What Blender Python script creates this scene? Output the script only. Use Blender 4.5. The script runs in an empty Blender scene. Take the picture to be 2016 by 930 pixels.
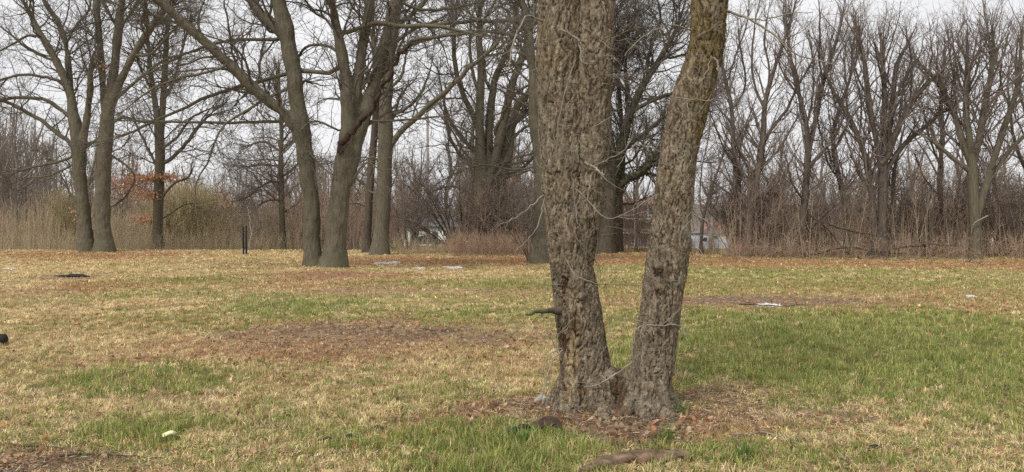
import bpy, math
import numpy as np

SC = bpy.context.scene
COL = SC.collection
RNG = np.random.default_rng(11)
F = 1552.0                      # focal length in photo pixels
CAMZ = 1.6
PIT = math.atan(20 / F)
FW = np.array([0, math.cos(PIT), -math.sin(PIT)])
UP = np.array([0, math.sin(PIT), math.cos(PIT)])
RT = np.array([1.0, 0, 0])


def P(px, py, d):
    return np.array([0, 0, CAMZ]) + d * (FW + (px - 1008) / F * RT + (465 - py) / F * UP)


# ------------------------------------------------------------------ noise
def _h(ix, iy, iz, s):
    n = (ix * 374761393 + iy * 668265263 + iz * 2147483647 + s * 974634777) & 0xFFFFFFFF
    n = ((n ^ (n >> 13)) * 1274126177) & 0xFFFFFFFF
    n = ((n ^ (n >> 16)) * 2246822519) & 0xFFFFFFFF
    return ((n ^ (n >> 15)) & 0xFFFFFF) / float(0xFFFFFF)


def vnoise(p, s=0):
    p = np.asarray(p, float)
    i = np.floor(p).astype(np.int64)
    f = p - i
    f = f * f * (3 - 2 * f)
    r = 0
    for dx in (0, 1):
        for dy in (0, 1):
            for dz in (0, 1):
                w = (f[:, 0] if dx else 1 - f[:, 0]) * (f[:, 1] if dy else 1 - f[:, 1]) * (f[:, 2] if dz else 1 - f[:, 2])
                r = r + w * _h(i[:, 0] + dx, i[:, 1] + dy, i[:, 2] + dz, s)
    return r


def fbm(p, o=4, s=0):
    p = np.asarray(p, float)
    a, r, t = 1.0, 0, 0
    for k in range(o):
        r = r + a * vnoise(p * 2.03 ** k + 17.3 * k, s + k)
        t += a
        a *= 0.5
    return r / t


def fb2(x, y, sc, o=3, s=0):
    return fbm(np.stack([x * sc, y * sc, np.full_like(x, 3.7)], 1), o, s)


def voro(p, s=0):
    i = np.floor(p).astype(np.int64)
    f1 = np.full(len(p), 9.0)
    f2 = np.full(len(p), 9.0)
    cid = np.zeros(len(p))
    for dx in (-1, 0, 1):
        for dy in (-1, 0, 1):
            for dz in (-1, 0, 1):
                c = i + np.array([dx, dy, dz])
                q = c + np.stack([_h(c[:, 0], c[:, 1], c[:, 2], s + k) for k in (1, 2, 3)], 1)
                d = np.sqrt(((q - p) ** 2).sum(1))
                n = d < f1
                f2 = np.where(n, f1, np.minimum(f2, d))
                cid = np.where(n, _h(c[:, 0], c[:, 1], c[:, 2], s + 9), cid)
                f1 = np.where(n, d, f1)
    return f2 - f1, cid


def sst(x, a, b):
    t = np.clip((x - a) / (b - a), 0, 1)
    return t * t * (3 - 2 * t)


# ------------------------------------------------------------------ terrain
def height(x, y):
    x = np.asarray(x, float)
    y = np.asarray(y, float)
    sh = x.shape
    x = x.ravel()
    y = y.ravel()
    h = (fb2(x, y, 0.35, 2, 5) - 0.5) * 0.10 * sst(y, 4, 14)
    h += (fb2(x, y, 1.7, 2, 8) - 0.5) * 0.05
    h += 0.16 * np.exp(-(((x + 6.6) / 2.2) ** 2 + ((y - 27.8) / 2.0) ** 2))
    h += 0.07 * np.exp(-(((x - 0.9) / 0.9) ** 2 + ((y - 6.9) / 0.7) ** 2))
    h -= 1.3 * sst(y, 52, 62) * (1 - sst(x, -10, -6))
    h -= 0.9 * sst(y, 54, 66) * sst(x, 9, 14)
    return h.reshape(sh)


def G(px, py, dz=0.0):
    v = FW + (px - 1008) / F * RT + (465 - py) / F * UP
    t = -CAMZ / v[2]
    for _ in range(3):
        q = v * t
        t = -(CAMZ - float(height(q[0], q[1]))) / v[2]
    q = v * t
    return np.array([q[0], q[1], float(height(q[0], q[1])) + dz])


# ------------------------------------------------------------------ materials
def mat(name, rough=0.9, spec=0.15):
    m = bpy.data.materials.new(name)
    m.use_nodes = True
    nt = m.node_tree
    b = nt.nodes['Principled BSDF']
    b.inputs['Roughness'].default_value = rough
    b.inputs['Specular IOR Level'].default_value = spec
    return m, nt, b


def rgb(c):
    return (c[0], c[1], c[2], 1)


def noise_mat(name, c1, c2, scale=(6, 6, 2), bump=0.5, bscale=30, bdist=0.02, rough=0.9, c3=None, attr=None, obj=False, detail=6, spec=0.12):
    m, nt, b = mat(name, rough, spec)
    N, L = nt.nodes.new, nt.links.new
    tc = N('ShaderNodeTexCoord')
    mp = N('ShaderNodeMapping')
    mp.inputs['Scale'].default_value = scale
    L(tc.outputs['Object'], mp.inputs['Vector'])
    no = N('ShaderNodeTexNoise')
    no.inputs['Scale'].default_value = 1.0
    no.inputs['Detail'].default_value = detail
    no.inputs['Roughness'].default_value = 0.65
    L(mp.outputs[0], no.inputs['Vector'])
    cr = N('ShaderNodeValToRGB')
    cr.color_ramp.elements[0].position = 0.32
    cr.color_ramp.elements[0].color = rgb(c1)
    cr.color_ramp.elements[1].position = 0.68
    cr.color_ramp.elements[1].color = rgb(c2)
    L(no.outputs['Fac'], cr.inputs[0])
    out = cr.outputs[0]
    if c3:
        n3 = N('ShaderNodeTexNoise')
        n3.inputs['Scale'].default_value = 1.3
        n3.inputs['Detail'].default_value = 4
        L(tc.outputs['Object'], n3.inputs['Vector'])
        r3 = N('ShaderNodeValToRGB')
        r3.color_ramp.elements[0].position = 0.5
        r3.color_ramp.elements[1].position = 0.68
        L(n3.outputs['Fac'], r3.inputs[0])
        mx = N('ShaderNodeMix')
        mx.data_type = 'RGBA'
        L(r3.outputs[0], mx.inputs['Factor'])
        L(out, mx.inputs['A'])
        mx.inputs['B'].default_value = rgb(c3)
        out = mx.outputs['Result']
    if attr:
        at = N('ShaderNodeAttribute')
        at.attribute_name = attr
        mx = N('ShaderNodeMix')
        mx.data_type = 'RGBA'
        mx.blend_type = 'MULTIPLY'
        mx.inputs['Factor'].default_value = 1
        L(out, mx.inputs['A'])
        L(at.outputs['Color'], mx.inputs['B'])
        out = mx.outputs['Result']
    L(out, b.inputs['Base Color'])
    if bump:
        mp2 = N('ShaderNodeMapping')
        mp2.inputs['Scale'].default_value = (bscale, bscale, bscale * 0.35)
        L(tc.outputs['Object'], mp2.inputs['Vector'])
        n2 = N('ShaderNodeTexNoise')
        n2.inputs['Scale'].default_value = 1
        n2.inputs['Detail'].default_value = 5
        n2.inputs['Roughness'].default_value = 0.7
        L(mp2.outputs[0], n2.inputs['Vector'])
        bp = N('ShaderNodeBump')
        bp.inputs['Strength'].default_value = bump
        bp.inputs['Distance'].default_value = bdist
        L(n2.outputs['Fac'], bp.inputs['Height'])
        L(bp.outputs[0], b.inputs['Normal'])
    return m


def attr_mat(name, rough=0.85, spec=0.1, bump=0, transl=0.0):
    m, nt, b = mat(name, rough, spec)
    N, L = nt.nodes.new, nt.links.new
    at = N('ShaderNodeAttribute')
    at.attribute_name = 'Col'
    L(at.outputs['Color'], b.inputs['Base Color'])
    if transl:
        tr = N('ShaderNodeBsdfTranslucent')
        L(at.outputs['Color'], tr.inputs['Color'])
        mx = N('ShaderNodeMixShader')
        mx.inputs[0].default_value = transl
        L(b.outputs[0], mx.inputs[1])
        L(tr.outputs[0], mx.inputs[2])
        L(mx.outputs[0], nt.nodes['Material Output'].inputs['Surface'])
    return m


BARK_FRONT = noise_mat('front_bark', (.095, .077, .058), (.27, .236, .188), (30, 30, 10), 1.0, 95, 0.014, attr='Col')
BARK_OAK = noise_mat('oak_bark', (.085, .073, .052), (.175, .155, .115), (16, 16, 2.2), 0.9, 34, 0.03, c3=(.125, .12, .075))
BARK_DARK = noise_mat('dark_bark', (.060, .048, .036), (.125, .105, .080), (9, 9, 2.5), 0.7, 22, 0.03)
BARK_RED = noise_mat('woodland_bark', (.065, .054, .044), (.145, .122, .10), (8, 8, 2), 0.7, 22, 0.03)
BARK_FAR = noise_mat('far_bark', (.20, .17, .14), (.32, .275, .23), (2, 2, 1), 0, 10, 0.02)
TWIG_OAK = noise_mat('oak_twig', (.085, .074, .060), (.165, .145, .118), (5, 5, 5), 0)
TWIG_RED = noise_mat('woodland_twig', (.13, .105, .092), (.25, .21, .185), (4, 4, 4), 0)
# fine plates in the bark's bump
nt_ = BARK_FRONT.node_tree
bp_ = [n for n in nt_.nodes if n.type == 'BUMP'][0]
tc_ = [n for n in nt_.nodes if n.type == 'TEX_COORD'][0]
mp_ = nt_.nodes.new('ShaderNodeMapping')
mp_.inputs['Scale'].default_value = (48, 48, 13)
vo_ = nt_.nodes.new('ShaderNodeTexVoronoi')
vo_.feature = 'DISTANCE_TO_EDGE'
vo_.inputs['Scale'].default_value = 1
b2_ = nt_.nodes.new('ShaderNodeBump')
b2_.inputs['Strength'].default_value = .9
b2_.inputs['Distance'].default_value = .012
nt_.links.new(tc_.outputs['Object'], mp_.inputs['Vector'])
nt_.links.new(mp_.outputs[0], vo_.inputs['Vector'])
nt_.links.new(vo_.outputs['Distance'], b2_.inputs['Height'])
nt_.links.new(bp_.outputs[0], b2_.inputs['Normal'])
nt_.links.new(b2_.outputs[0], nt_.nodes['Principled BSDF'].inputs['Normal'])
TWIG_PALE = noise_mat('dead_twig', (.15, .128, .10), (.34, .30, .245), (12, 12, 12), 0.3, 90, .004)
TORN_WOOD = noise_mat('torn_wood', (.030, .021, .017), (.085, .058, .045), (9, 9, 3), 0.8, 30, .02)
REED_TAN = noise_mat('reed_stem', (.34, .27, .17), (.56, .46, .31), (1.3, 1.3, .6), 0)
WILLOW = noise_mat('willow_stem', (.33, .27, .15), (.46, .385, .23), (1, 1, .6), 0)
BRUSH = noise_mat('brush_stem', (.20, .148, .112), (.40, .30, .23), (1.6, 1.6, .8), 0)
BRUSHRED = noise_mat('red_brush_stem', (.28, .19, .135), (.48, .35, .25), (1.6, 1.6, .8), 0)
LEAF = attr_mat('dry_leaf', .7, .2, 0, .25)
GRASS = attr_mat('grass_blade', .8, .12, 0, .22)
SNOW = noise_mat('old_snow', (.38, .38, .38), (.72, .74, .77), (6, 6, 6), .4, 20, .02, .6)
LOGM = noise_mat('rotten_log', (.045, .032, .024), (.30, .21, .14), (10, 22, 14), 1, 60, .015, c3=(.26, .14, .08))
DARKM = noise_mat('dark_weathered', (.018, .018, .017), (.055, .052, .046), (12, 12, 12), .6, 60, .01)
CLOD = noise_mat('dark_clod', (.05, .034, .025), (.12, .085, .06), (14, 14, 14), 1, 50, .02)
PEEL = noise_mat('pale_lump', (.55, .55, .25), (.78, .76, .50), (30, 30, 30), .3, 60, .004, .5)
BLACKM = noise_mat('black_paint', (.012, .012, .012), (.03, .03, .028), (8, 8, 8), .3, 40, .005, .6)
WHITEW = noise_mat('white_siding', (.70, .70, .70), (.82, .82, .82), (1, 1, 12), .3, 8, .03)
ROOFG = noise_mat('grey_shingle', (.12, .12, .125), (.22, .22, .22), (4, 4, 8), .4, 20, .02)
ROOFR = noise_mat('red_roof', (.34, .12, .11), (.44, .18, .16), (3, 3, 3), .3, 20, .02)
ROOFO = noise_mat('orange_roof', (.26, .155, .105), (.34, .21, .14), (3, 3, 3), .3, 20, .02)
BRICK = noise_mat('dull_brick', (.17, .12, .10), (.27, .20, .17), (5, 5, 12), .3, 20, .02)
TANW = noise_mat('tan_wall', (.45, .38, .28), (.55, .48, .36), (3, 3, 3), .2, 10, .02)
TRIM = noise_mat('pale_trim', (.40, .41, .43), (.52, .53, .55), (3, 3, 3), 0)
GLASS, _n, _b = mat('window_glass', .12, .6)
_b.inputs['Base Color'].default_value = (.06, .075, .09, 1)
PATH = noise_mat('path_gravel', (.36, .34, .31), (.50, .48, .44), (2, 2, 2), .3, 20, .02)
LOT = noise_mat('grey_lot', (.20, .22, .23), (.30, .32, .335), (.6, .6, .6), .2, 20, .02)
LAWN = noise_mat('far_lawn', (.10, .16, .045), (.17, .22, .07), (.8, .8, .8), .3, 20, .02)
POLEM = noise_mat('weathered_pole', (.24, .22, .19), (.36, .33, .29), (8, 8, 2), .3, 30, .01)
RUBBER = noise_mat('tyre_rubber', (.015, .015, .015), (.03, .03, .03), (8, 8, 8), 0)


def car_paint(name, c):
    m, nt, b = mat(name, .3, .5)
    b.inputs['Base Color'].default_value = rgb(c)
    b.inputs['Coat Weight'].default_value = .5
    return m


# ------------------------------------------------------------------ mesh building
def mesh(name, V, faces, m, parent=None, smooth=True, col=None, matrix_origin=None):
    """faces: list of (n,k) integer arrays (k = 3 or 4)."""
    me = bpy.data.meshes.new(name)
    V = np.ascontiguousarray(V, dtype=np.float32)
    if matrix_origin is not None:
        V = V - np.asarray(matrix_origin, np.float32)
    nl = sum(f.size for f in faces)
    nf = sum(len(f) for f in faces)
    me.vertices.add(len(V))
    me.vertices.foreach_set('co', V.ravel())
    me.loops.add(nl)
    me.loops.foreach_set('vertex_index', np.concatenate([f.ravel() for f in faces]).astype(np.int32))
    me.polygons.add(nf)
    st, o = [], 0
    for f in faces:
        st.append(o + np.arange(len(f)) * f.shape[1])
        o += f.size
    me.polygons.foreach_set('loop_start', np.concatenate(st).astype(np.int32))
    me.polygons.foreach_set('use_smooth', np.full(nf, smooth))
    me.update(calc_edges=True)
    me.validate()
    if col is not None:
        a = me.color_attributes.new('Col', 'FLOAT_COLOR', 'POINT')
        c = np.ones((len(V), 4), np.float32)
        c[:, :3] = col
        a.data.foreach_set('color', c.ravel())
    me.materials.append(m)
    o = bpy.data.objects.new(name, me)
    COL.objects.link(o)
    if parent is not None:
        o.parent = parent
    return o


def tag(o, label, cat, group=None, kind=None):
    if label:
        o['label'] = label
    if cat:
        o['category'] = cat
    if group:
        o['group'] = group
    if kind:
        o['kind'] = kind
    return o


def empty(name, loc, label, cat, group=None, rz=0.0):
    o = bpy.data.objects.new(name, None)
    COL.objects.link(o)
    o.location = tuple(float(v) for v in loc)
    o.rotation_euler = (0, 0, rz)
    o.empty_display_size = 0.2
    return tag(o, label, cat, group)


def norm(v):
    return v / np.maximum(np.linalg.norm(v, axis=-1, keepdims=True), 1e-9)


def tubes(Pl, Rl, sides):
    """Pl (N,K,3) Rl (N,K) -> verts, quads"""
    N, K = Rl.shape
    T = np.empty_like(Pl)
    T[:, 1:-1] = Pl[:, 2:] - Pl[:, :-2]
    T[:, 0] = Pl[:, 1] - Pl[:, 0]
    T[:, -1] = Pl[:, -1] - Pl[:, -2]
    T = norm(T)
    mean = np.abs(norm(Pl[:, -1] - Pl[:, 0]))
    ref = np.eye(3)[np.argmin(mean, axis=1)][:, None, :]
    A = norm(np.cross(T, np.broadcast_to(ref, T.shape)))
    B = np.cross(T, A)
    th = np.arange(sides) * 2 * np.pi / sides
    V = Pl[:, :, None, :] + Rl[:, :, None, None] * (A[:, :, None, :] * np.cos(th)[None, None, :, None] + B[:, :, None, :] * np.sin(th)[None, None, :, None])
    V = V.reshape(-1, 3)
    base = (np.arange(N) * K * sides)[:, None, None]
    k = (np.arange(K - 1) * sides)[None, :, None]
    s = np.arange(sides)[None, None, :]
    s2 = (s + 1) % sides
    q = np.stack([base + k + s, base + k + s2, base + k + sides + s2, base + k + sides + s], -1).reshape(-1, 4)
    return V, q


class Buf:
    def __init__(self):
        self.V, self.Q, self.T, self.C, self.n = [], [], [], [], 0

    def add(self, V, q=None, t=None, c=None):
        if q is not None and len(q):
            self.Q.append(q + self.n)
        if t is not None and len(t):
            self.T.append(t + self.n)
        self.V.append(V)
        if c is not None:
            self.C.append(np.broadcast_to(c, V.shape))
        self.n += len(V)

    def obj(self, name, m, parent=None, origin=None, smooth=True):
        f = []
        if self.Q:
            f.append(np.concatenate(self.Q))
        if self.T:
            f.append(np.concatenate(self.T))
        return mesh(name, np.concatenate(self.V), f, m, parent, smooth, np.concatenate(self.C) if self.C else None, origin)


def resample(pts, K):
    """Catmull-Rom through rows of pts (x,y,z,r) -> K rows"""
    p = np.asarray(pts, float)
    if len(p) == 2:
        t = np.linspace(0, 1, K)[:, None]
        return p[0] * (1 - t) + p[1] * t
    q = np.vstack([2 * p[0] - p[1], p, 2 * p[-1] - p[-2]])
    out = []
    seg = np.linalg.norm(np.diff(p[:, :3], axis=0), axis=1)
    cum = np.concatenate([[0], np.cumsum(seg)])
    for s in np.linspace(0, cum[-1], K):
        i = min(np.searchsorted(cum, s, 'right') - 1, len(p) - 2)
        t = (s - cum[i]) / max(seg[i], 1e-9)
        a, b, c, d = q[i], q[i + 1], q[i + 2], q[i + 3]
        out.append(.5 * ((2 * b) + (-a + c) * t + (2 * a - 5 * b + 4 * c - d) * t * t + (-a + 3 * b - 3 * c + d) * t ** 3))
    out = np.array(out)
    out[:, 3] = np.maximum(out[:, 3], 0.001)
    return out


def grow(Pp, Rp, rng, spacing, tmin=.2, ratio=(.3, .6), ang=(.6, 1.2), K=5, wander=.2, up=.06, rmin=.004, Ls=26., pw=.75, rmax=9, zmin=-9, tip=.3, bigr=9):
    seg = np.linalg.norm(np.diff(Pp, axis=1), axis=2).sum(1)
    n = rng.poisson(np.maximum(seg * (1 - tmin) / spacing, 0))
    idx = np.repeat(np.arange(len(Pp)), n)
    M = len(idx)
    if M == 0:
        return np.zeros((0, K, 3)), np.zeros((0, K))
    t = tmin + (1 - tmin) * rng.random(M)
    f = t * (Pp.shape[1] - 1)
    i = np.minimum(f.astype(int), Pp.shape[1] - 2)
    fr = (f - i)[:, None]
    pos = Pp[idx, i] * (1 - fr) + Pp[idx, i + 1] * fr
    tan = norm(Pp[idx, i + 1] - Pp[idx, i])
    rad = Rp[idx, i] * (1 - fr[:, 0]) + Rp[idx, i + 1] * fr[:, 0]
    keep = (pos[:, 2] > zmin) & ((rad < bigr) | (rng.random(M) < .12))
    pos, tan, rad = pos[keep], tan[keep], rad[keep]
    M = len(pos)
    rnd = norm(rng.normal(size=(M, 3)))
    perp = norm(rnd - (rnd * tan).sum(1, keepdims=True) * tan)
    a = rng.uniform(ang[0], ang[1], M)[:, None]
    d = norm(np.cos(a) * tan + np.sin(a) * perp)
    rc = np.minimum(np.clip(rad * rng.uniform(ratio[0], ratio[1], M), rmin, rmax), np.maximum(rad * .9, rmin))
    L = Ls * rc ** pw * rng.uniform(.6, 1.25, M)
    Pc = np.empty((M, K, 3))
    Pc[:, 0] = pos
    for k in range(1, K):
        d = norm(d + rng.normal(size=(M, 3)) * wander + np.array([0, 0, up]))
        pos = pos + d * (L / (K - 1))[:, None]
        Pc[:, k] = pos
    s = np.linspace(0, 1, K)[None, :]
    Rc = rc[:, None] * (1 - (1 - tip) * s)
    ok = Pc[:, :, 2].min(1) > (0.25 if zmin > 0 else -3)
    return Pc[ok], Rc[ok]


def closed_tube(V, Fc, Pl, Rl, sides=20):
    v, q = tubes(Pl[None], Rl[None], sides)
    b = len(V)
    V.extend(v.tolist())
    Fc.extend((q + b).tolist())
    n = len(v)
    Fc.append([b + k for k in range(sides)][::-1])
    Fc.append([b + n - sides + k for k in range(sides)])


def remeshed(V, Fc, voxel, smooth_it=4):
    me = bpy.data.meshes.new('tmp')
    me.from_pydata(V, [], Fc)
    o = bpy.data.objects.new('tmp', me)
    COL.objects.link(o)
    md = o.modifiers.new('r', 'REMESH')
    md.mode = 'VOXEL'
    md.voxel_size = voxel
    ms = o.modifiers.new('s', 'SMOOTH')
    ms.iterations = smooth_it
    ms.factor = .5
    dg = bpy.context.evaluated_depsgraph_get()
    dg.update()
    e = o.evaluated_get(dg)
    m2 = e.to_mesh()
    nv = len(m2.vertices)
    co = np.empty(nv * 3, np.float32)
    m2.vertices.foreach_get('co', co)
    no = np.empty(nv * 3, np.float32)
    m2.vertex_normals.foreach_get('vector', no)
    lt = np.empty(len(m2.polygons), np.int32)
    m2.polygons.foreach_get('loop_total', lt)
    li = np.empty(len(m2.loops), np.int32)
    m2.loops.foreach_get('vertex_index', li)
    ls = np.empty(len(m2.polygons), np.int32)
    m2.polygons.foreach_get('loop_start', ls)
    faces = []
    q = ls[lt == 4]
    if len(q):
        faces.append(li[q[:, None] + np.arange(4)])
    t = ls[lt == 3]
    if len(t):
        faces.append(li[t[:, None] + np.arange(3)])
    e.to_mesh_clear()
    bpy.data.objects.remove(o)
    bpy.data.meshes.remove(me)
    return co.reshape(-1, 3).astype(float), no.reshape(-1, 3).astype(float), faces


# ------------------------------------------------------------------ trees
class Tree:
    def __init__(s, name, label, d, seed, group=None, cat='tree'):
        s.name, s.label, s.d, s.cat, s.group = name, label, d, cat, group
        s.rng = np.random.default_rng(seed)
        s.sk = []                  # (K,4) world skeleton limbs, with photo pixels kept alongside
        s.px = []
        s.rs = 1.0
        s.big = []                 # index of limbs that belong to the trunk

    def limb(s, pts, dd=None, d=None, trunk=False, K=12):
        pts = np.array(pts, float)
        ln = np.linalg.norm(np.diff(pts[:, :2], axis=0), axis=1)
        cum = np.concatenate([[0], np.cumsum(ln)])
        if d is None:
            if s.sk:
                allp = np.vstack(s.px)
                j = np.argmin(((allp[:, :2] - pts[0, :2]) ** 2).sum(1))
                d = allp[j, 2]
                gap = np.hypot(*(allp[j, :2] - pts[0, :2]))
                if gap > 3 and gap < 45:
                    pts = np.vstack([[allp[j, 0], allp[j, 1], pts[0, 2] * 1.15], pts])
            else:
                d = s.d
        ln = np.linalg.norm(np.diff(pts[:, :2], axis=0), axis=1)
        cum = np.concatenate([[0], np.cumsum(ln)])
        length = cum[-1] * s.d / F
        if dd is None:
            dd = s.rng.uniform(-.45, .45) * length
        ds = d + dd * (cum / cum[-1]) ** 1.2
        W = np.array([np.append(P(x, y, q), r * q / F) for (x, y, r), q in zip(pts, ds)])
        W = resample(W, K)
        W[:, 3] *= s.rs * (.92 if trunk else .72)
        if pts[0, 1] > 485:
            W[:, 3] *= 1 + .22 * np.exp(-np.maximum(W[:, 2], 0) / .38)
        W[-3:, 3] *= np.array([.85, .6, .3])
        rel = W[:, :3] - np.array([0, 0, CAMZ])
        dep = rel @ FW
        s.px.append(np.stack([1008 + F * (rel @ RT) / dep, 465 - F * (rel @ UP) / dep, dep], 1))
        s.sk.append(W)
        if trunk:
            s.big.append(len(s.sk) - 1)
        return s

    def build(s, bark, twig, levels=4, zmin=3.0, dens=1.0, voxel=None, rmin=.005, up=.06, wander=.22, sides=10, trunk_disp=None, first=.42, bigr=.21, lsc=1.0, ang1=(.5, 1.25)):
        rng = s.rng
        base = s.sk[0][0, :3].copy()
        base[2] = float(height(base[0], base[1]))
        root = empty(s.name, base, s.label, s.cat, s.group)
        org = base
        big = [s.sk[i] for i in s.big]
        oth = [s.sk[i] for i in range(len(s.sk)) if i not in s.big]
        if voxel:
            V, Fc = [], []
            for w in big:
                w2 = resample(w, 30)
                closed_tube(V, Fc, w2[:, :3], w2[:, 3], 16)
            co, no, fc = remeshed(V, Fc, voxel)
            n1 = fbm(co * 1.6, 3, 3) - .5
            n2 = fbm(co * np.array([14, 14, 2.2]), 3, 6) - .5
            co = co + no * (n1 * .16 + n2 * .05)[:, None]
            if trunk_disp:
                co = trunk_disp(co, no)
            mesh('trunk', co, fc, bark, root, True, None, org)
        else:
            b = Buf()
            for w in big:
                w2 = resample(w, 24)
                v, q = tubes(w2[None, :, :3], w2[None, :, 3], sides)
                n1 = (fbm(v * 3., 2, 3) - .5) * .5 + 1
                cen = np.repeat(w2[:, :3], sides, axis=0)
                v = cen + (v - cen) * n1[:, None]
                b.add(v, q)
            b.obj('trunk', bark, root, org)
        allsk = big + oth
        if oth:
            for w in oth:
                w2 = resample(w, 18)
                w2[1:-1, :3] += rng.normal(size=(16, 3)) * (w2[1:-1, 3:4] * .25)
                v, q = tubes(w2[None, :, :3], w2[None, :, 3], 8)
                mesh('limb', v, [q], bark, root, True, None, org)
        K0 = 16
        SK = np.array([resample(w, K0) for w in allsk])
        Pp, Rp = SK[:, :, :3], SK[:, :, 3]
        crown = Buf()
        # short branches off the drawn limbs
        sets = [(.0, Pp, Rp)]
        cur = (Pp, Rp)
        P1, R1 = grow(Pp, Rp, rng, first * .78 / dens, .10, (.20, .48), ang1, 10, wander * .85, up, .016, 33 * lsc, .75, .058, zmin, .25, bigr)
        # continuation sprays at limb ends
        P1b, R1b = grow(Pp[:, -5:], np.maximum(Rp[:, -5:], .018), rng, .36 / dens, 0, (.4, .8), (.15, .6), 10, wander * .6, up, .012, 28 * lsc, .75, .07, zmin, .25)
        P1, R1 = np.concatenate([P1, P1b]), np.concatenate([R1, R1b])
        v, q = tubes(P1, R1, 5)
        crown.add(v, q)
        P2, R2 = grow(P1, R1, rng, .38 / dens, .12, (.36, .68), (.45, 1.1), 8, wander, up, rmin * 1.3, 29, .75, .03, zmin * .6, .3)
        v, q = tubes(P2, R2, 4)
        crown.add(v, q)
        if levels >= 3:
            P3, R3 = grow(P2, R2, rng, .40 / dens, .12, (.4, .75), (.5, 1.1), 5, wander, up, rmin, 26, .75, .015, zmin * .5, .4)
            v, q = tubes(P3, R3, 3)
            crown.add(v, q)
        if levels >= 4:
            P4, R4 = grow(P3, R3, rng, .60 / dens, .15, (.5, .8), (.5, 1.1), 3, wander * 1.3, up, rmin * .85, 17, .75, .01, zmin * .5, .5)
            v, q = tubes(P4, R4, 3)
            crown.add(v, q)
        s.crown = crown.obj('crown', twig, root, org)
        s.root = root
        s.org = org
        s.P2, s.P1 = P2, P1
        return s


OAK = [(0, 0), (.18, .05), (.30, .20), (.20, .30), (.42, .42), (.24, .52), (.40, .70), (.20, .76), (.14, .93), (0, 1.0)]


def leaves(pos, size, rng, cols, up=None, detailed=False, flat=1.0, origin=None):
    N = len(pos)
    if detailed:
        o = np.array(OAK)
        out = np.vstack([o, np.stack([-o[1:-1, 0], o[1:-1, 1]], 1)[::-1]])
        cen = np.array([[0, .15], [0, .5], [0, .85]])
        loc = out
        n = len(loc)
        x, y = loc[:, 0], loc[:, 1] - .5
        L2 = np.stack([x, y], 1)
        L2 = np.vstack([[[0, 0]], L2])
        tri = np.array([[0, k + 1, (k + 1) % n + 1] for k in range(n)])
    else:
        L2 = np.array([[0, -.5], [.32, -.05], [0, .5], [-.32, .1]])
        n = 4
        tri = np.array([[0, 1, 2], [0, 2, 3]])
    th = rng.random(N) * 2 * np.pi
    nrm = norm(rng.normal(size=(N, 3)) * flat + np.array([0, 0, 1.0]))
    a = np.stack([np.cos(th), np.sin(th), np.zeros(N)], 1)
    a = norm(a - (a * nrm).sum(1, keepdims=True) * nrm)
    b = np.cross(nrm, a)
    sz = size * rng.uniform(.6, 1.2, N)
    lx, ly = L2[:, 0], L2[:, 1]
    curl = rng.uniform(.1, .9, N)
    lz = curl[:, None] * (lx ** 2 * 1.5 + ly ** 2 * .9)[None, :]
    V = pos[:, None, :] + sz[:, None, None] * (a[:, None, :] * lx[None, :, None] + b[:, None, :] * ly[None, :, None] + nrm[:, None, :] * lz[:, :, None])
    T = (np.arange(N) * len(L2))[:, None, None] + tri[None]
    c = cols[rng.integers(0, len(cols), N)] * rng.uniform(.7, 1.25, (N, 1))
    C = np.repeat(c, len(L2), axis=0)
    return V.reshape(-1, 3), T.reshape(-1, 3), C


ORANGE = np.array([[.52, .25, .12], [.58, .30, .15], [.46, .21, .10], [.60, .37, .21], [.40, .22, .13]])
BROWNL = np.array([[.28, .17, .11], [.34, .20, .12], [.24, .14, .09], [.44, .30, .19], [.40, .20, .10], [.50, .38, .25], [.36, .25, .16]])

# ------------------------------------------------------------------ ground patches (centre and half size taken off the photo, then fixed on the ground)
def patch(px, py, rx, ry, s=1.0):
    c = G(px, py)
    a, b = G(px, py - ry), G(px, py + ry)
    return (c[0], c[1], rx * c[1] / F, max((a[1] - b[1]) / 2, .15), s)


GREEN = [patch(*p) for p in [(1640, 700, 330, 45, 1.1), (1420, 735, 130, 28, 1.3), (1700, 650, 330, 30, .75), (1950, 660, 200, 60, .45), (1850, 800, 260, 60, .45),
    (290, 755, 170, 32, 1.1), (190, 855, 170, 26, .85), (560, 602, 130, 12, .8), (430, 850, 180, 50, .35), (940, 895, 260, 45, 1.4), (880, 800, 160, 30, .7),
    (1400, 905, 200, 30, .7), (380, 552, 130, 7, .6), (700, 620, 260, 14, .35), (1480, 536, 260, 7, .6), (1300, 560, 500, 10, .4), (1900, 560, 300, 14, .3), (1000, 610, 160, 20, .5),
    (700, 740, 160, 26, .25), (1950, 720, 160, 50, .5), (600, 905, 200, 40, .25), (40, 740, 100, 20, .3), (1560, 625, 300, 14, .8), (1880, 915, 200, 30, .5), (1000, 560, 300, 8, .5), (560, 640, 330, 12, .45), (250, 580, 240, 8, .4), (760, 585, 300, 8, .5)]]
BARE = [patch(*p) for p in [(775, 655, 240, 22, 1.15), (1490, 594, 190, 11, 1.3), (60, 912, 230, 26, 1.3), (1190, 812, 210, 36, 1.0), (1400, 795, 150, 30, .65), (400, 780, 60, 10, .3),
    (690, 570, 200, 6, .45), (150, 546, 60, 4, 1.1), (60, 575, 90, 5, .7), (150, 850, 60, 14, .0), (1300, 880, 160, 30, .6), (1640, 820, 130, 20, .4), (640, 540, 120, 8, .5),
    (350, 600, 200, 7, .3), (960, 575, 140, 6, .4), (330, 790, 70, 10, .3), (1800, 900, 120, 14, .3), (0, 590, 60, 10, .3)]]
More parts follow.
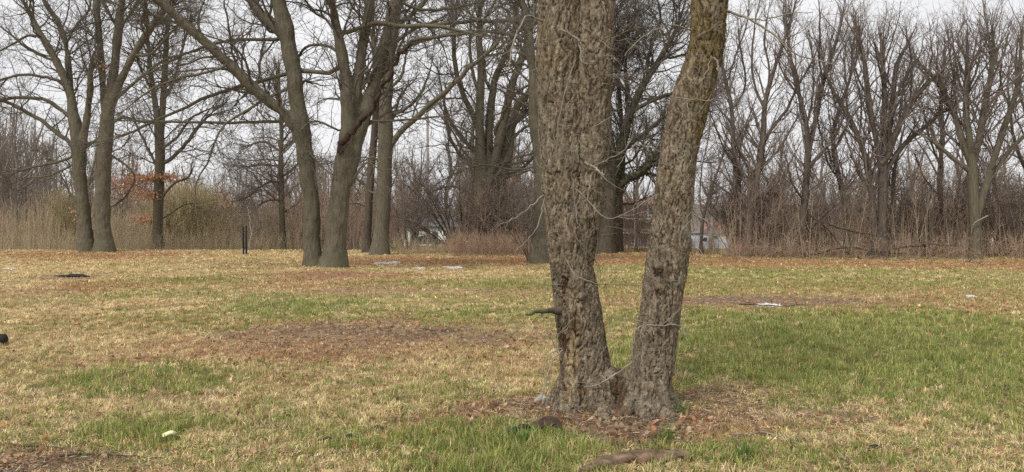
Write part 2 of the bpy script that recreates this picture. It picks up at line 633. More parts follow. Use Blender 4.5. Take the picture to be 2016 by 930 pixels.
LEAFY = [patch(*p) for p in [(220, 562, 110, 11, 1.2), (220, 504, 160, 6, 1.5), (620, 562, 180, 9, .8), (900, 515, 260, 8, 1.3), (1250, 507, 170, 8, 1.3), (1700, 519, 420, 8, 1.4),
    (600, 700, 430, 34, .8), (1650, 600, 420, 30, .3), (300, 640, 260, 16, .35), (850, 850, 120, 40, .55), (740, 650, 260, 28, .5), (1180, 825, 260, 46, .55), (1900, 590, 200, 30, .35), (1130, 570, 120, 20, .5), (1380, 860, 160, 50, .6),
    (2050, 527, 160, 7, 1.2), (40, 500, 160, 5, .8), (650, 540, 130, 9, 1.5), (750, 508, 60, 4, 1), (310, 492, 60, 4, 1), (1480, 594, 180, 14, .4), (1500, 560, 400, 8, .4)]]


def pw(lst, x, y, warp=True):
    wx = (fb2(x, y, .9, 3, 21) - .5)
    wy = (fb2(x, y, .9, 3, 22) - .5)
    wz = (fb2(x, y, 3.2, 3, 23) - .5)
    wz2 = (fb2(x, y, 3.2, 3, 24) - .5)
    r = 0
    for cx, cy, rx, ry, s in lst:
        u = (x - cx) / rx + wx * 2.0
        v = (y - cy) / ry + wy * 2.6 + wz * .9
        u = u + wz2 * .9
        r = r + s * np.exp(-(u * u + v * v) * .9)
    return r


C_STRAW = np.array([.70, .535, .275])
C_PALE = np.array([.86, .72, .45])
C_OLIVE = np.array([.37, .34, .14])
C_GREEN = np.array([.165, .215, .058])
C_BROWN = np.array([.27, .195, .145])
C_ORNG = np.array([.40, .215, .115])


def fields(x, y):
    g = pw(GREEN, x, y)
    b = pw(BARE, x, y)
    l = pw(LEAFY, x, y)
    n = fb2(x, y, .55, 3, 31)
    n2 = fb2(x, y, 2.6, 3, 33)
    base = sst(n * .6 + n2 * .4 + .12 * sst(x, -2, 5) - .05 * sst(-x, 0, 4), .43, .62) * .75        # olive share
    n4 = fb2(x, y, 5.5, 2, 38)
    gg = np.clip(g * (0.15 + 1.1 * n2 + 1.1 * n4) - b * .6, 0, 1.2)
    return base, gg, np.clip(b * (.1 + .9 * n2 + .9 * n4), 0, 1.4), np.clip(l * (.3 + 1.4 * fb2(x, y, 1.9, 3, 35)), 0, 1.4), n, n2


# ------------------------------------------------------------------ camera, light
cam = bpy.data.cameras.new('Camera')
cam.sensor_width = 36
cam.lens = F / 2016 * 36
cam.clip_end = 3000
co = bpy.data.objects.new('Camera', cam)
COL.objects.link(co)
co.location = (0, 0, CAMZ)
co.rotation_euler = (math.pi / 2 - PIT, 0, 0)
SC.camera = co
w = bpy.data.worlds.new('World')
SC.world = w
w.use_nodes = True
nt = w.node_tree
bg = nt.nodes['Background']
sky = nt.nodes.new('ShaderNodeTexSky')
sky.sky_type = 'NISHITA'
sky.sun_disc = False
SUN_EL, SUN_ROT = math.radians(54), math.radians(215)
sky.sun_elevation = SUN_EL
sky.sun_rotation = SUN_ROT
sky.air_density = 1.0
sky.dust_density = 4.0
sky.ozone_density = 1.0
hs = nt.nodes.new('ShaderNodeHueSaturation')
hs.inputs['Saturation'].default_value = .08
mx = nt.nodes.new('ShaderNodeMix')      # overcast deck: evens the clear sky out to cloud white
mx.data_type = 'RGBA'
mx.inputs['Factor'].default_value = .8
tc = nt.nodes.new('ShaderNodeTexCoord')
cn = nt.nodes.new('ShaderNodeTexNoise')
cn.inputs['Scale'].default_value = 2.2
cn.inputs['Detail'].default_value = 5
mpw = nt.nodes.new('ShaderNodeMapping')
mpw.inputs['Scale'].default_value = (1, 1, 3)
nt.links.new(tc.outputs['Generated'], mpw.inputs['Vector'])
nt.links.new(mpw.outputs[0], cn.inputs['Vector'])
crw = nt.nodes.new('ShaderNodeValToRGB')
crw.color_ramp.elements[0].position = .3
crw.color_ramp.elements[1].position = .7
crw.color_ramp.elements[0].color = (8.3, 8.35, 8.55, 1)
crw.color_ramp.elements[1].color = (9.5, 9.5, 9.65, 1)
nt.links.new(cn.outputs['Fac'], crw.inputs[0])
nt.links.new(sky.outputs[0], hs.inputs['Color'])
nt.links.new(hs.outputs[0], mx.inputs['A'])
nt.links.new(crw.outputs[0], mx.inputs['B'])
nt.links.new(mx.outputs['Result'], bg.inputs['Color'])
bg.inputs['Strength'].default_value = .068
sl = bpy.data.lights.new('sun', 'SUN')
sl.energy = 1.5
sl.angle = math.radians(14)
sl.color = (1, .95, .87)
so = bpy.data.objects.new('sun', sl)
COL.objects.link(so)
# Nishita: rotation measured from +Y clockwise seen from above
az = SUN_ROT
sd = np.array([math.sin(az) * math.cos(SUN_EL), math.cos(az) * math.cos(SUN_EL), math.sin(SUN_EL)])
from mathutils import Vector
so.rotation_euler = Vector((-sd[0], -sd[1], -sd[2])).to_track_quat('-Z', 'Y').to_euler()
so.location = (0, 0, 30)
vs = SC.view_settings
vs.view_transform = 'Standard'
vs.look = 'None'
vs.exposure = 0.80
vs.gamma = 1
SC.cycles.max_bounces = 5
SC.cycles.diffuse_bounces = 3
SC.cycles.use_denoising = False

# ------------------------------------------------------------------ ground sheet
def ground():
    ys = np.concatenate([np.linspace(-30, 1.5, 12), 1.5 * (62 / 1.5) ** (np.linspace(0, 1, 520) ** 1.0)[1:], np.linspace(63, 130, 60), np.array([150, 200, 300, 500, 900, 2000])])
    us = np.concatenate([[-14, -6, -3, -1.8], np.linspace(-1.15, 1.15, 560), [1.8, 3, 6, 14]])
    Y, U = np.meshgrid(ys, us, indexing='ij')
    X = U * np.maximum(np.abs(Y), 3.0) * np.where(Y < 1.5, 1.0, 1.0)
    x, y = X.ravel(), Y.ravel()
    z = height(x, y)
    ba, g, b, l, n, n2 = fields(x, y)
    near = np.exp(-np.abs(y) / 12)
    c = C_STRAW * (1 - ba[:, None]) + C_OLIVE * ba[:, None]
    c = c * .78
    g = np.clip(g, 0, 1)[:, None]
    c = c * (1 - g) + C_GREEN * g
    l2 = np.clip(l, 0, 1)[:, None]
    c = c * (1 - l2) + C_ORNG * l2
    b2 = np.clip(b, 0, 1)[:, None]
    c = c * (1 - b2) + C_BROWN * b2
    soil = (.25 + .40 * near)[:, None] * (.5 + fb2(x, y, 6, 2, 61))[:, None]
    c = c * (1 - soil) + np.array([.16, .12, .075]) * soil
    wood = (sst(y, 50, 56))[:, None]
    c = c * (1 - wood) + np.array([.27, .20, .13]) * wood
    z = z + (fb2(x, y, 9, 2, 41) - .5) * .02 * (y < 40)
    ny, nu = Y.shape
    I = np.arange(ny * nu).reshape(ny, nu)
    q = np.stack([I[:-1, :-1], I[:-1, 1:], I[1:, 1:], I[1:, :-1]], -1).reshape(-1, 4)
    m, nt2, bs = mat('turf', .95, .05)
    N, L = nt2.nodes.new, nt2.links.new
    at = N('ShaderNodeAttribute')
    at.attribute_name = 'Col'
    tcx = N('ShaderNodeTexCoord')
    n1 = N('ShaderNodeTexNoise')
    n1.inputs['Scale'].default_value = 28
    n1.inputs['Detail'].default_value = 6
    n1.inputs['Roughness'].default_value = .75
    L(tcx.outputs['Object'], n1.inputs['Vector'])
    r1 = N('ShaderNodeValToRGB')
    r1.color_ramp.elements[0].position = .3
    r1.color_ramp.elements[0].color = (.45, .45, .45, 1)
    r1.color_ramp.elements[1].position = .7
    r1.color_ramp.elements[1].color = (1.35, 1.32, 1.25, 1)
    L(n1.outputs['Fac'], r1.inputs[0])
    mm = N('ShaderNodeMix')
    mm.data_type = 'RGBA'
    mm.blend_type = 'MULTIPLY'
    mm.inputs['Factor'].default_value = 1
    L(at.outputs['Color'], mm.inputs['A'])
    L(r1.outputs[0], mm.inputs['B'])
    L(mm.outputs['Result'], bs.inputs['Base Color'])
    bp = N('ShaderNodeBump')
    bp.inputs['Strength'].default_value = .8
    bp.inputs['Distance'].default_value = .03
    L(n1.outputs['Fac'], bp.inputs['Height'])
    L(bp.outputs[0], bs.inputs['Normal'])
    o = mesh('ground', np.stack([x, y, z], 1), [q], m, None, True, c)
    tag(o, 'patchy winter field of straw coloured and green grass', 'ground', None, 'structure')


ground()


# ------------------------------------------------------------------ grass blades
def blades(N, d0, d1, seed, name, label, per=13):
    rng = np.random.default_rng(seed)
    T = N // per
    y = d0 * (d1 / d0) ** rng.random(T)
    x = y * rng.uniform(-.86, .86, T)
    tu = fb2(x, y, 7, 2, 51)
    ba, g, b, l, n, n2 = fields(x, y)
    keep = rng.random(T) < np.clip(1.15 - b * .72 - l * .28, .10, 1) * (.35 + 1.3 * tu)
    x, y, ba, g, b, l, n, n2, tu = [a[keep] for a in (x, y, ba, g, b, l, n, n2, tu)]
    T = len(x)
    gs = np.clip(g, 0, 1) * .66 + .045 + ba * .15
    spk = fb2(x, y, 3.5, 2, 57)
    isg = rng.random(T) < gs * (.25 + 1.5 * spk)
    iso = (~isg) & (rng.random(T) < ba * .75)
    red = (rng.random(T) < np.clip(l * .70 + b * .40 + .02 + .16 * sst(n2, .5, .7), 0, .85)) & ~isg
    bright = rng.uniform(.42, 1.22, (T, 1)) * (.80 + .42 * fb2(x, y, 2.2, 2, 63))[:, None]
    pale = np.clip(rng.random(T) + (spk - .5) * 1.2, 0, 1)[:, None]
    c = (C_STRAW * (1 - pale) + C_PALE * pale) * bright
    c[iso] = C_OLIVE * rng.uniform(.7, 1.5, (iso.sum(), 1))
    gm = rng.random((isg.sum(), 1))
    c[isg] = (C_GREEN * (1 - gm) + np.array([.34, .38, .11]) * gm) * rng.uniform(.75, 1.3, (isg.sum(), 1))
    c[red] = np.array([.50, .295, .165]) * rng.uniform(.55, 1.2, (red.sum(), 1))
    lush = np.clip(g, 0, 1.3)
    front = pw([patch(980, 900, 200, 40, 1.0), patch(1320, 890, 120, 26, .6), patch(1420, 905, 120, 20, .8)], x, y)
    h = (.030 + .034 * rng.random(T)) * (1 + np.where(isg, lush * .5, 0)) * (1 - .45 * np.clip(b, 0, 1)) * (1 + .016 * y)
    h *= 1 + np.where(isg, np.clip(front, 0, 1) * .45, 0)
    lean_t = np.where(isg, rng.uniform(.1, .6, T), rng.uniform(.2, 1.9, T))
    th_t = rng.random(T) * 2 * np.pi
    rad_t = rng.uniform(.010, .040, T) * (1 + .02 * y)
    # expand
    I = np.repeat(np.arange(T), per)
    M = len(I)
    y2 = y[I] + rng.normal(size=M) * rad_t[I]
    x2 = x[I] + rng.normal(size=M) * rad_t[I]
    z = height(x2, y2) - .005
    c = c[I] * rng.uniform(.78, 1.22, (M, 1))
    mixb = rng.random(M) < .16
    c[mixb] = C_STRAW * rng.uniform(.5, 1.2, (mixb.sum(), 1))
    h = h[I] * rng.uniform(.45, 1.15, M)
    lean = np.abs(lean_t[I] + rng.normal(size=M) * .45)
    th = th_t[I] + rng.normal(size=M) * .9
    wd = np.maximum(.0036 + .0034 * rng.random(M), .00060 * y2)
    ld = np.stack([np.cos(th), np.sin(th), np.zeros(M)], 1)
    ph = th + np.pi / 2 + rng.normal(size=M) * .5
    sd_ = np.stack([np.cos(ph), np.sin(ph), np.zeros(M)], 1)
    base = np.stack([x2, y2, z], 1)
    upv = np.array([0, 0, 1.0])
    m1 = base + upv * (h * .6)[:, None] + ld * (h * lean * .35)[:, None]
    tp = base + upv * (h * np.clip(1.15 - lean * .35, .22, 1))[:, None] + ld * (h * lean)[:, None]
    V = np.stack([base - sd_ * wd[:, None] / 2, base + sd_ * wd[:, None] / 2, m1 + sd_ * wd[:, None] * .42, m1 - sd_ * wd[:, None] * .42, tp], 1).reshape(-1, 3)
    J = np.arange(M)[:, None] * 5
    o = mesh(name, V, [J + np.array([[0, 1, 2, 3]]), J + np.array([[3, 2, 4]])], GRASS, None, False, np.repeat(c, 5, axis=0))
    tag(o, label, 'grass', None, 'stuff')


blades(760000, 2.6, 16, 3, 'grass', 'dormant straw and green grass blades in the near field')
blades(430000, 16, 56, 4, 'grass', 'dormant straw coloured grass of the far field before the trees', 7)


# ------------------------------------------------------------------ leaf litter
def litter():
    rng = np.random.default_rng(9)
    N = 90000
    y = 2.8 * (56 / 2.8) ** rng.random(N)
    x = y * rng.uniform(-.85, .85, N)
    ba, g, b, l, n, n2 = fields(x, y)
    keep = rng.random(N) < np.clip(l * .42 + .060 + .10 * b, 0, 1)
    x, y, l = x[keep], y[keep], l[keep]
    pos = np.stack([x, y, height(x, y) + .012 + .030 * rng.random(len(x))], 1)
    b = Buf()
    near = y < 12
    v, t, c = leaves(pos[near], .046, rng, BROWNL, detailed=True, flat=1.1)
    b.add(v, None, t, c)
    v, t, c = leaves(pos[~near], .065, rng, ORANGE * .85, flat=.9)
    b.add(v, None, t, c)
    tag(b.obj('leaf_litter', LEAF, smooth=False), 'scattered brown and orange fallen oak leaves over the field', 'leaves', None, 'stuff')
    # thin thatch straws and chips on the bare soil
    N = 170000
    y = 2.8 * (30 / 2.8) ** rng.random(N)
    x = y * rng.uniform(-.85, .85, N)
    bb = fields(x, y)[2]
    keep = rng.random(N) < np.clip(bb * .7 + .05, 0, .85)
    x, y = x[keep], y[keep]
    M = len(x)
    L = rng.uniform(.02, .07, M) * (1 + y * .03)
    th = rng.random(M) * 2 * np.pi
    p0 = np.stack([x, y, height(x, y) + .012 + .012 * rng.random(M)], 1)
    dv = np.stack([np.cos(th), np.sin(th), rng.normal(size=M) * .15], 1) * L[:, None]
    Pl = np.stack([p0, p0 + dv * .5 + rng.normal(size=(M, 3)) * .004, p0 + dv], 1)
    Rl = np.repeat((.0010 + .0022 * rng.random(M) + .00010 * y)[:, None], 3, 1)
    v, q = tubes(Pl, Rl, 3)
    pal = np.array([[.20, .13, .09], [.30, .21, .15], [.14, .09, .07], [.55, .45, .32], [.42, .31, .21]])
    cc = np.repeat(pal[rng.integers(0, 5, M)] * rng.uniform(.8, 1.2, (M, 1)), 9, axis=0)
    b = Buf()
    b.add(v, q, None, cc)
    tag(b.obj('wood_chips', GRASS, smooth=False), 'wood chips, bark crumbs and dry stalks on the bare soil patches', 'debris', None, 'stuff')


litter()

# ------------------------------------------------------------------ FRONT TREE (6.8 m away): three stems from one base
def front_tree():
    rng = np.random.default_rng(77)
    D = 6.85
    def path(pts, d, dd=0.0):
        n = len(pts)
        return resample([np.append(P(x, y, d + dd * k / (n - 1)), r * d / F) for k, (x, y, r) in enumerate(pts)], 60)
    stemA = path([(1160, 850, 72), (1160, 815, 60), (1157, 770, 51), (1150, 700, 44), (1136, 600, 41), (1123, 500, 38), (1119, 440, 39), (1112, 350, 42), (1107, 250, 43), (1103, 150, 41), (1103, 50, 40), (1102, -100, 39), (1095, -350, 40), (1080, -700, 33), (1050, -1100, 22)], D)
    fork = path([(1138, 560, 22), (1144, 480, 26), (1151, 410, 31), (1157, 340, 33), (1161, 250, 34), (1168, 150, 34), (1170, 50, 33), (1174, -100, 32), (1195, -350, 34), (1240, -700, 26), (1300, -1050, 16)], D - .03)
    stemB = path([(1264, 870, 58), (1268, 828, 47), (1274, 770, 39), (1287, 700, 37), (1302, 600, 35), (1315, 500, 35), (1324, 400, 33), (1338, 300, 32), (1359, 200, 31.5), (1390, 100, 29), (1398, 0, 29.5), (1420, -150, 31), (1450, -400, 27), (1500, -750, 20)], 6.68)
    collar = path([(1178, 762, 36), (1196, 764, 38), (1222, 768, 37), (1250, 770, 34)], 6.78)
    roots = [path([(1150, 780, 34), (1115, 815, 28), (1080, 838, 14)], 6.75, -.15), path([(1180, 800, 26), (1185, 838, 18), (1180, 860, 8)], 6.7, -.25),
             path([(1290, 790, 26), (1318, 826, 20), (1345, 846, 8)], 6.65, -.1), 
             path([(1140, 780, 26), (1108, 810, 22), (1080, 815, 10)], 6.95, .2)]
    for (cx_, cy_, dd_, rr_) in ((1160, 812, 6.85, .27), (1266, 826, 6.68, .22)):
        c = P(cx_, cy_, dd_)
        for a_ in np.linspace(0, 2 * np.pi, 9)[:-1] + rng.uniform(-.3, .3, 8):
            u = np.array([math.cos(a_), math.sin(a_), 0])
            L_ = rng.uniform(.18, .34)
            pts = [np.append(c + u * rr_ * .55 + [0, 0, .26 - c[2]], .10), np.append(c + u * rr_ * .95 + [0, 0, .10 - c[2]], .075), np.append(c + u * (rr_ + L_ * .5) + [0, 0, .02 - c[2]], .045), np.append(c + u * (rr_ + L_) + [0, 0, -.06 - c[2]], .02)]
            roots.append(resample(pts, 24))
    V, Fc = [], []
    collar2 = path([(1170, 815, 42), (1210, 822, 46), (1255, 828, 42)], 6.76)
    for pth in [stemA, fork, stemB, collar, collar2] + roots:
        closed_tube(V, Fc, pth[:, :3], pth[:, 3], 28)
    # knots, burls and the broken stub on the left
    def lump(x, y, r, d, ax=(1, 1, 1)):
        c = P(x, y, d)
        R = r * d / F
        pl = np.array([c + np.array([0, 0, k]) * R * ax[2] for k in np.linspace(-1, 1, 9)])
        rr = R * np.sqrt(np.clip(1 - np.linspace(-1, 1, 9) ** 2, .02, 1))
        closed_tube(V, Fc, pl, rr, 16)
    for l in [(1078, 205, 12, 6.75), (1112, 380, 34, 6.78), (1150, 385, 28, 6.76), (1088, 372, 22, 6.82), (1146, 583, 6, 6.63), (1299, 568, 6, 6.49),
              (1296, 525, 7, 6.49), (1113, 575, 22, 6.74), (1375, 145, 22, 6.60), (1300, 640, 30, 6.62), (1340, 480, 22, 6.68)]:
        lump(l[0], l[1], l[2] * .85, l[3] + (.045 if l[2] > 8 else .025))
    co, no, fc = remeshed(V, Fc, .0078, 5)
    co0 = co.copy()
    # big form, then bark plates split by furrows
    lowf = fbm(co * 3.2, 3, 101) - .5
    wz = (fbm(co * 2.3, 3, 102) - .5)
    warp = np.stack([fbm(co * 8, 2, 103 + k) - .5 for k in range(3)], 1) * .055
    q = co + warp * np.array([1, 1, 2.0])
    q[:, 0] += .10 * wz
    e1, id1 = voro(q * np.array([25, 25, 5.5]), 110)
    e2, id2 = voro(q * np.array([52, 52, 15.0]), 120)
    rel = co - np.array([0, 0, CAMZ])
    dep = rel @ FW
    PX = 1008 + F * rel[:, 0] / dep
    PY = 465 - F * (rel @ UP) / dep
    facing = no[:, 1] < .25
    onB = PX > 1225 + (815 - PY) * .02
    rid = np.where(onB, 1.0, .8)
    low = sst(PY, 250, 520)
    nr = fbm(q * np.array([25, 25, 3.6]), 3, 111)
    rid1 = sst(np.abs(2 * nr - 1), .0, .10)
    nr2 = fbm(q * np.array([60, 60, 16.0]), 2, 112)
    rid2 = sst(np.abs(2 * nr2 - 1), .0, .16)
    dsp = lowf * .030 + rid1 * .020 + sst(e1, .0, .12) * .006 + id1 * .003 + rid2 * .005 + sst(e2, 0, .2) * .005 + (fbm(co * np.array([60, 60, 30]), 2, 130) - .5) * .008 - .012
    # exposed rotten wood on the left stem: hollowed, with a ragged edge
    rag = (fbm(co * np.array([28, 28, 7]), 3, 140) - .5)
    cx = np.interp(PY, [540, 600, 660, 720, 800], [1112, 1122, 1118, 1122, 1132])
    cx = cx + (fbm(co * np.array([6, 6, 9]), 3, 141) - .5) * 34
    hw = np.interp(PY, [545, 580, 640, 690, 740, 800], [4, 14, 19, 20, 19, 14]) * (.55 + fbm(co * 11, 2, 142))
    m_ex = np.where(facing & (PY > 545) & (PY < 800) & ~onB, sst(1 - np.abs(PX - cx) / (hw + 1e-3) + rag * 3.4, -.1, .6), 0)
    cx2 = np.interp(PY, [640, 700, 780], [1105, 1108, 1112])
    m_dk = np.where(facing & (PY > 640) & (PY < 770) & ~onB, sst(1 - np.abs(PX - cx2) / 7 + rag * 2, .2, .7), 0)
    seam = np.where(facing & (PY < 190), sst(1 - np.abs(PX - (1150 - PY * .0)) / 7 + rag * 1.8, .1, .6), 0)
    col_gap = np.where(facing, sst(1 - np.abs(PX - 1219) / 24 - np.abs(PY - 775) / 150 + rag, .1, .7), 0)
    dsp = dsp - m_ex * .022 - m_dk * .03 - col_gap * .02
    co = co + no * dsp[:, None]
    # albedo tint: (multiplies the bark colour)
    tint = np.ones((len(co), 3))
    tint *= np.array([1.20, 1.12, 1.01]) * (.62 + .70 * id2)[:, None] * (.55 + .9 * fbm(co * np.array([75, 75, 20]), 3, 151))[:, None]
    tint *= (.85 + .3 * fbm(co * 2.2, 3, 150))[:, None]
    moss = np.where(onB, sst(fbm(co * 5, 3, 160) + (300 - PY) / 900, .38, .70) * sst(-PY, -480, -260), .35 * sst(fbm(co * 4, 3, 161), .5, .7) * sst(-PY, -380, -120))[:, None]
    tint = tint * (1 - moss) + tint * np.array([.78, .74, .52]) * moss
    li = (sst(fbm(co * 7, 3, 165), .60, .72) * .6)[:, None]
    tint = tint * (1 - li) + np.array([1.35, 1.38, 1.3]) * li
    ry = sst(fbm(co * np.array([22, 22, 5]), 3, 170), .36, .52)[:, None]
    yel = np.interp(PY, [560, 650, 720, 790], [.25, .5, 1, 1])[:, None]
    exc = (np.array([.62, .36, .27]) * (1 - ry) + np.array([1.75, 1.6, 1.35]) * ry) * (1 - yel * .55) + np.array([2.5, 2.15, 1.5]) * yel * .55 * (.15 + .85 * ry)
    tint = tint * (1 - m_ex[:, None]) + exc * m_ex[:, None] * (.55 + .8 * fbm(co * np.array([50, 50, 14]), 2, 171))[:, None]
    red = (m_dk * .9 + col_gap * .75)[:, None]
    tint = tint * (1 - red) + np.array([.55, .36, .27]) * red
    tint = tint * (1 - seam[:, None]) + np.array([1.45, 1.35, 1.2]) * seam[:, None]
    scar = np.where(onB & facing, sst(1 - np.abs(PX - 1347) / 9 - np.abs(PY - 455) / 60 + rag, .2, .6), 0)[:, None]
    tint = tint * (1 - scar) + np.array([1.7, 1.7, 1.65]) * scar
    base = np.array([P(1210, 815, 6.8)[0], P(1210, 815, 6.8)[1], 0.])
    base[2] = float(height(base[0], base[1]))
    root = empty('rough_barked_tree', base, 'large rough barked tree with three leaning stems rising from one split base', 'tree')
    mesh('trunk', co, fc, BARK_FRONT, root, True, tint, base)

    # dead twigs hugging the stems
    tw = Buf()
    for pth, n, seed in ((stemA, 110, 1), (fork, 60, 2), (stemB, 120, 3)):
        z = pth[:, 2]
        ok = np.where((z > .5) & (z < 4.6))[0]
        K = 9
        for _ in range(n):
            i = rng.choice(ok)
            th = rng.random() * 2 * np.pi
            s = float(i)
            off = rng.uniform(.0, .02)
            ds = rng.normal() * 1.1
            dth = rng.normal() * .14
            pts = []
            for k in range(K):
                ii = int(np.clip(s, 1, len(pth) - 2))
                fr = s - ii
                c = pth[ii, :3] + (pth[ii + 1, :3] - pth[ii, :3]) * np.clip(fr, -1, 1)
                r = pth[ii, 3] + .016 + off
                pts.append(c + r * np.array([math.cos(th), math.sin(th), 0]))
                s += ds * .22
                th += dth
                ds += rng.normal() * .45
                dth += rng.normal() * .07
                off += rng.normal() * .010 + .003
            Pl = np.array(pts)[None]
            Rl = np.linspace(rng.uniform(.0018, .0046), .0012, K)[None]
            v, q = tubes(Pl, Rl, 4)
            tw.add(v, q)
        # twigs standing off the bark
        SKp = pth[ok][None, :, :3]
        Rk = pth[ok][None, :, 3]
        P1, R1 = grow(SKp, Rk, rng, .085, 0, (.012, .03), (1.0, 1.7), 7, .20, -.06, .0022, 26, .75, .005, .3, .35)
        P1 = P1 + 0
        v, q = tubes(P1, R1, 4)
        tw.add(v, q)
        P2, R2 = grow(P1, R1, rng, .12, .4, (.5, .8), (.5, 1.1), 5, .3, -.05, .0014, 22, .75, .004, .3, .4)
        v, q = tubes(P2, R2, 3)
        tw.add(v, q)
    tw.obj('dead_twigs', TWIG_PALE, root, base)
    # individually seen dead branches (pixels, radius px, depth start/end)
    shown = [([(1104, 58, 3.2), (1125, 70, 3), (1139, 78, 3), (1143, 100, 2.6), (1146, 122, 2.4), (1158, 127, 2.2)], 6.60, 6.50),
             ([(1139, 80, 2.4), (1148, 90, 2), (1155, 100, 1.6)], 6.53, 6.50),
             ([(1152, 320, 3.4), (1170, 330, 3), (1190, 346, 2.6)], 6.60, 6.42),
             ([(1165, 345, 2.6), (1158, 380, 2.4), (1155, 415, 2)], 6.50, 6.50),
             ([(1128, 352, 1.8), (1132, 400, 1.6), (1137, 442, 1.2)], 6.52, 6.52),
             ([(1133, 118, 1.5), (1118, 160, 1.4), (1108, 200, 1.3), (1098, 250, 1.2), (1096, 300, 1)], 6.52, 6.54),
             ([(1165, 328, 2), (1200, 312, 1.8), (1236, 288, 1.6), (1250, 240, 1.2), (1252, 215, .9)], 6.6, 6.2),
             ([(1132, 372, 1.8), (1160, 395, 1.8), (1178, 420, 1.6), (1200, 430, 1.4), (1232, 420, 1.2), (1290, 385, .9)], 6.52, 6.3),
             ([(1070, 385, 2), (1050, 402, 1.8), (1018, 428, 1.6), (980, 445, 1.2)], 6.75, 6.5),
             ([(1072, 392, 1.6), (1060, 440, 1.4), (1040, 470, 1.2), (1015, 495, .9)], 6.7, 6.5),
             ([(1115, 512, 1.8), (1130, 540, 2), (1148, 550, 1.8), (1185, 560, 1.6), (1225, 560, 1.2), (1270, 563, .8)], 6.55, 6.45),
             ([(1108, 690, 2.4), (1090, 706, 2.2), (1078, 740, 2), (1066, 788, 1.6)], 6.68, 6.4),
             ([(1106, 686, 1.8), (1085, 695, 1.6), (1072, 715, 1.3), (1068, 735, 1)], 6.68, 6.5),
             ([(1245, 712, 2.6), (1225, 728, 2.4), (1205, 742, 2.2), (1175, 758, 1.6), (1150, 762, 1.2)], 6.52, 6.42),
             ([(1330, 640, 2.2), (1300, 642, 2), (1268, 640, 2), (1250, 655, 1.8), (1244, 690, 1.6), (1248, 725, 1.2)], 6.50, 6.42),
             ([(1268, 640, 1.8), (1262, 660, 1.6), (1265, 690, 1.4), (1262, 720, 1.2), (1268, 735, .9)], 6.44, 6.42),
             ([(1280, 640, 1.6), (1286, 655, 1.5), (1292, 668, 1.2)], 6.44, 6.42),
             ([(1332, 640, 1.6), (1345, 648, 1.4), (1351, 668, 1)], 6.55, 6.45),
             ([(1326, 192, 1.6), (1360, 196, 1.8), (1395, 198, 1.4), (1410, 193, .8)], 6.5, 6.4),
             ([(1400, 112, 3.2), (1412, 122, 2.8), (1414, 140, 2.4)], 6.46, 6.42),
             ([(1400, 110, 1.6), (1392, 140, 1.5), (1380, 160, 1.2), (1372, 168, 1)], 6.44, 6.42),
             ([(1351, 200, 1.4), (1357, 225, 1.2), (1362, 240, 1)], 6.46, 6.44),
             ([(1358, 435, 1.2), (1372, 480, 1), (1385, 505, .8)], 6.6, 6.4),
             ([(1425, 22, 4), (1462, 32, 3.6), (1496, 50, 3), (1530, 76, 2.4), (1570, 108, 2), (1650, 128, 1.2)], 6.7, 6.3),
             ([(1465, 34, 2), (1500, 40, 1.8), (1545, 28, 1.4), (1600, 24, 1)], 6.6, 6.2),
             ([(1300, 300, 1.8), (1260, 285, 1.6), (1235, 300, 1.2), (1215, 330, .9)], 6.6, 6.4),
             ([(1360, 60, 2.2), (1320, 50, 1.8), (1270, 70, 1.4), (1230, 110, 1)], 6.7, 6.3),
             ([(1066, 40, 3), (1040, 30, 2.6), (1026, 50, 2.2), (1010, 90, 1.8), (1000, 140, 1.2)], 6.7, 6.3)]
    k = Buf()
    Pall, Rall = [], []
    for pts, da, db in shown:
        n = len(pts)
        pp = [np.append(P(x, y, da + (db - da) * j / (n - 1)), r * .72 * 6.6 / F) for j, (x, y, r) in enumerate(pts)]
        pp = resample(pp, 16)
        pp[1:-1, :3] += rng.normal(size=(14, 3)) * .004
        v, q = tubes(pp[None, :, :3], pp[None, :, 3], 6)
        k = Buf()
        k.add(v, q)
        P2, R2 = grow(pp[None, :, :3], pp[None, :, 3], rng, .10, .35, (.4, .7), (.5, 1.1), 6, .25, -.03, .0014, 26, .75, .004, .1, .4)
        if len(P2):
            k.add(*tubes(P2, R2, 3))
        k.obj('dead_branch', TWIG_PALE, root, base)
    # snapped stub low on the left stem
    st = [np.append(P(x, y, d), r * 6.6 / F) for x, y, r, d in [(1108, 612, 10, 6.76), (1090, 611, 6.5, 6.7), (1070, 612, 4, 6.66), (1052, 616, 3, 6.62), (1036, 621, 1.5, 6.6)]]
    st = resample(st, 16)
    st[:, :3] += rng.normal(size=(16, 3)) * .004
    v, q = tubes(st[None, :, :3], st[None, :, 3], 8)
    o = mesh('broken_stub', v, [q], BARK_DARK, root, True, None, base)
    # crown above the frame
    SK = np.array([resample(p[30:], 16) for p in (stemA, fork, stemB)])
    cr = Buf()
    P1, R1 = grow(SK[:, :, :3], SK[:, :, 3], rng, .28, .35, (.2, .5), (.6, 1.2), 9, .13, .1, .012, 26, .75, .07, 4.4, .25)
    v, q = tubes(P1, R1, 6)
    cr.add(v, q)
    P2, R2 = grow(P1, R1, rng, .25, .15, (.35, .7), (.5, 1.1), 6, .2, .05, .004, 24, .75, .03, 3.0, .3)
    v, q = tubes(P2, R2, 4)
    cr.add(v, q)
    P3, R3 = grow(P2, R2, rng, .2, .15, (.4, .7), (.5, 1.1), 5, .25, .03, .0025, 22, .75, .01, 3.0, .3)
    v, q = tubes(P3, R3, 3)
    cr.add(v, q)
    cr.obj('crown', TWIG_OAK, root, base)


front_tree()


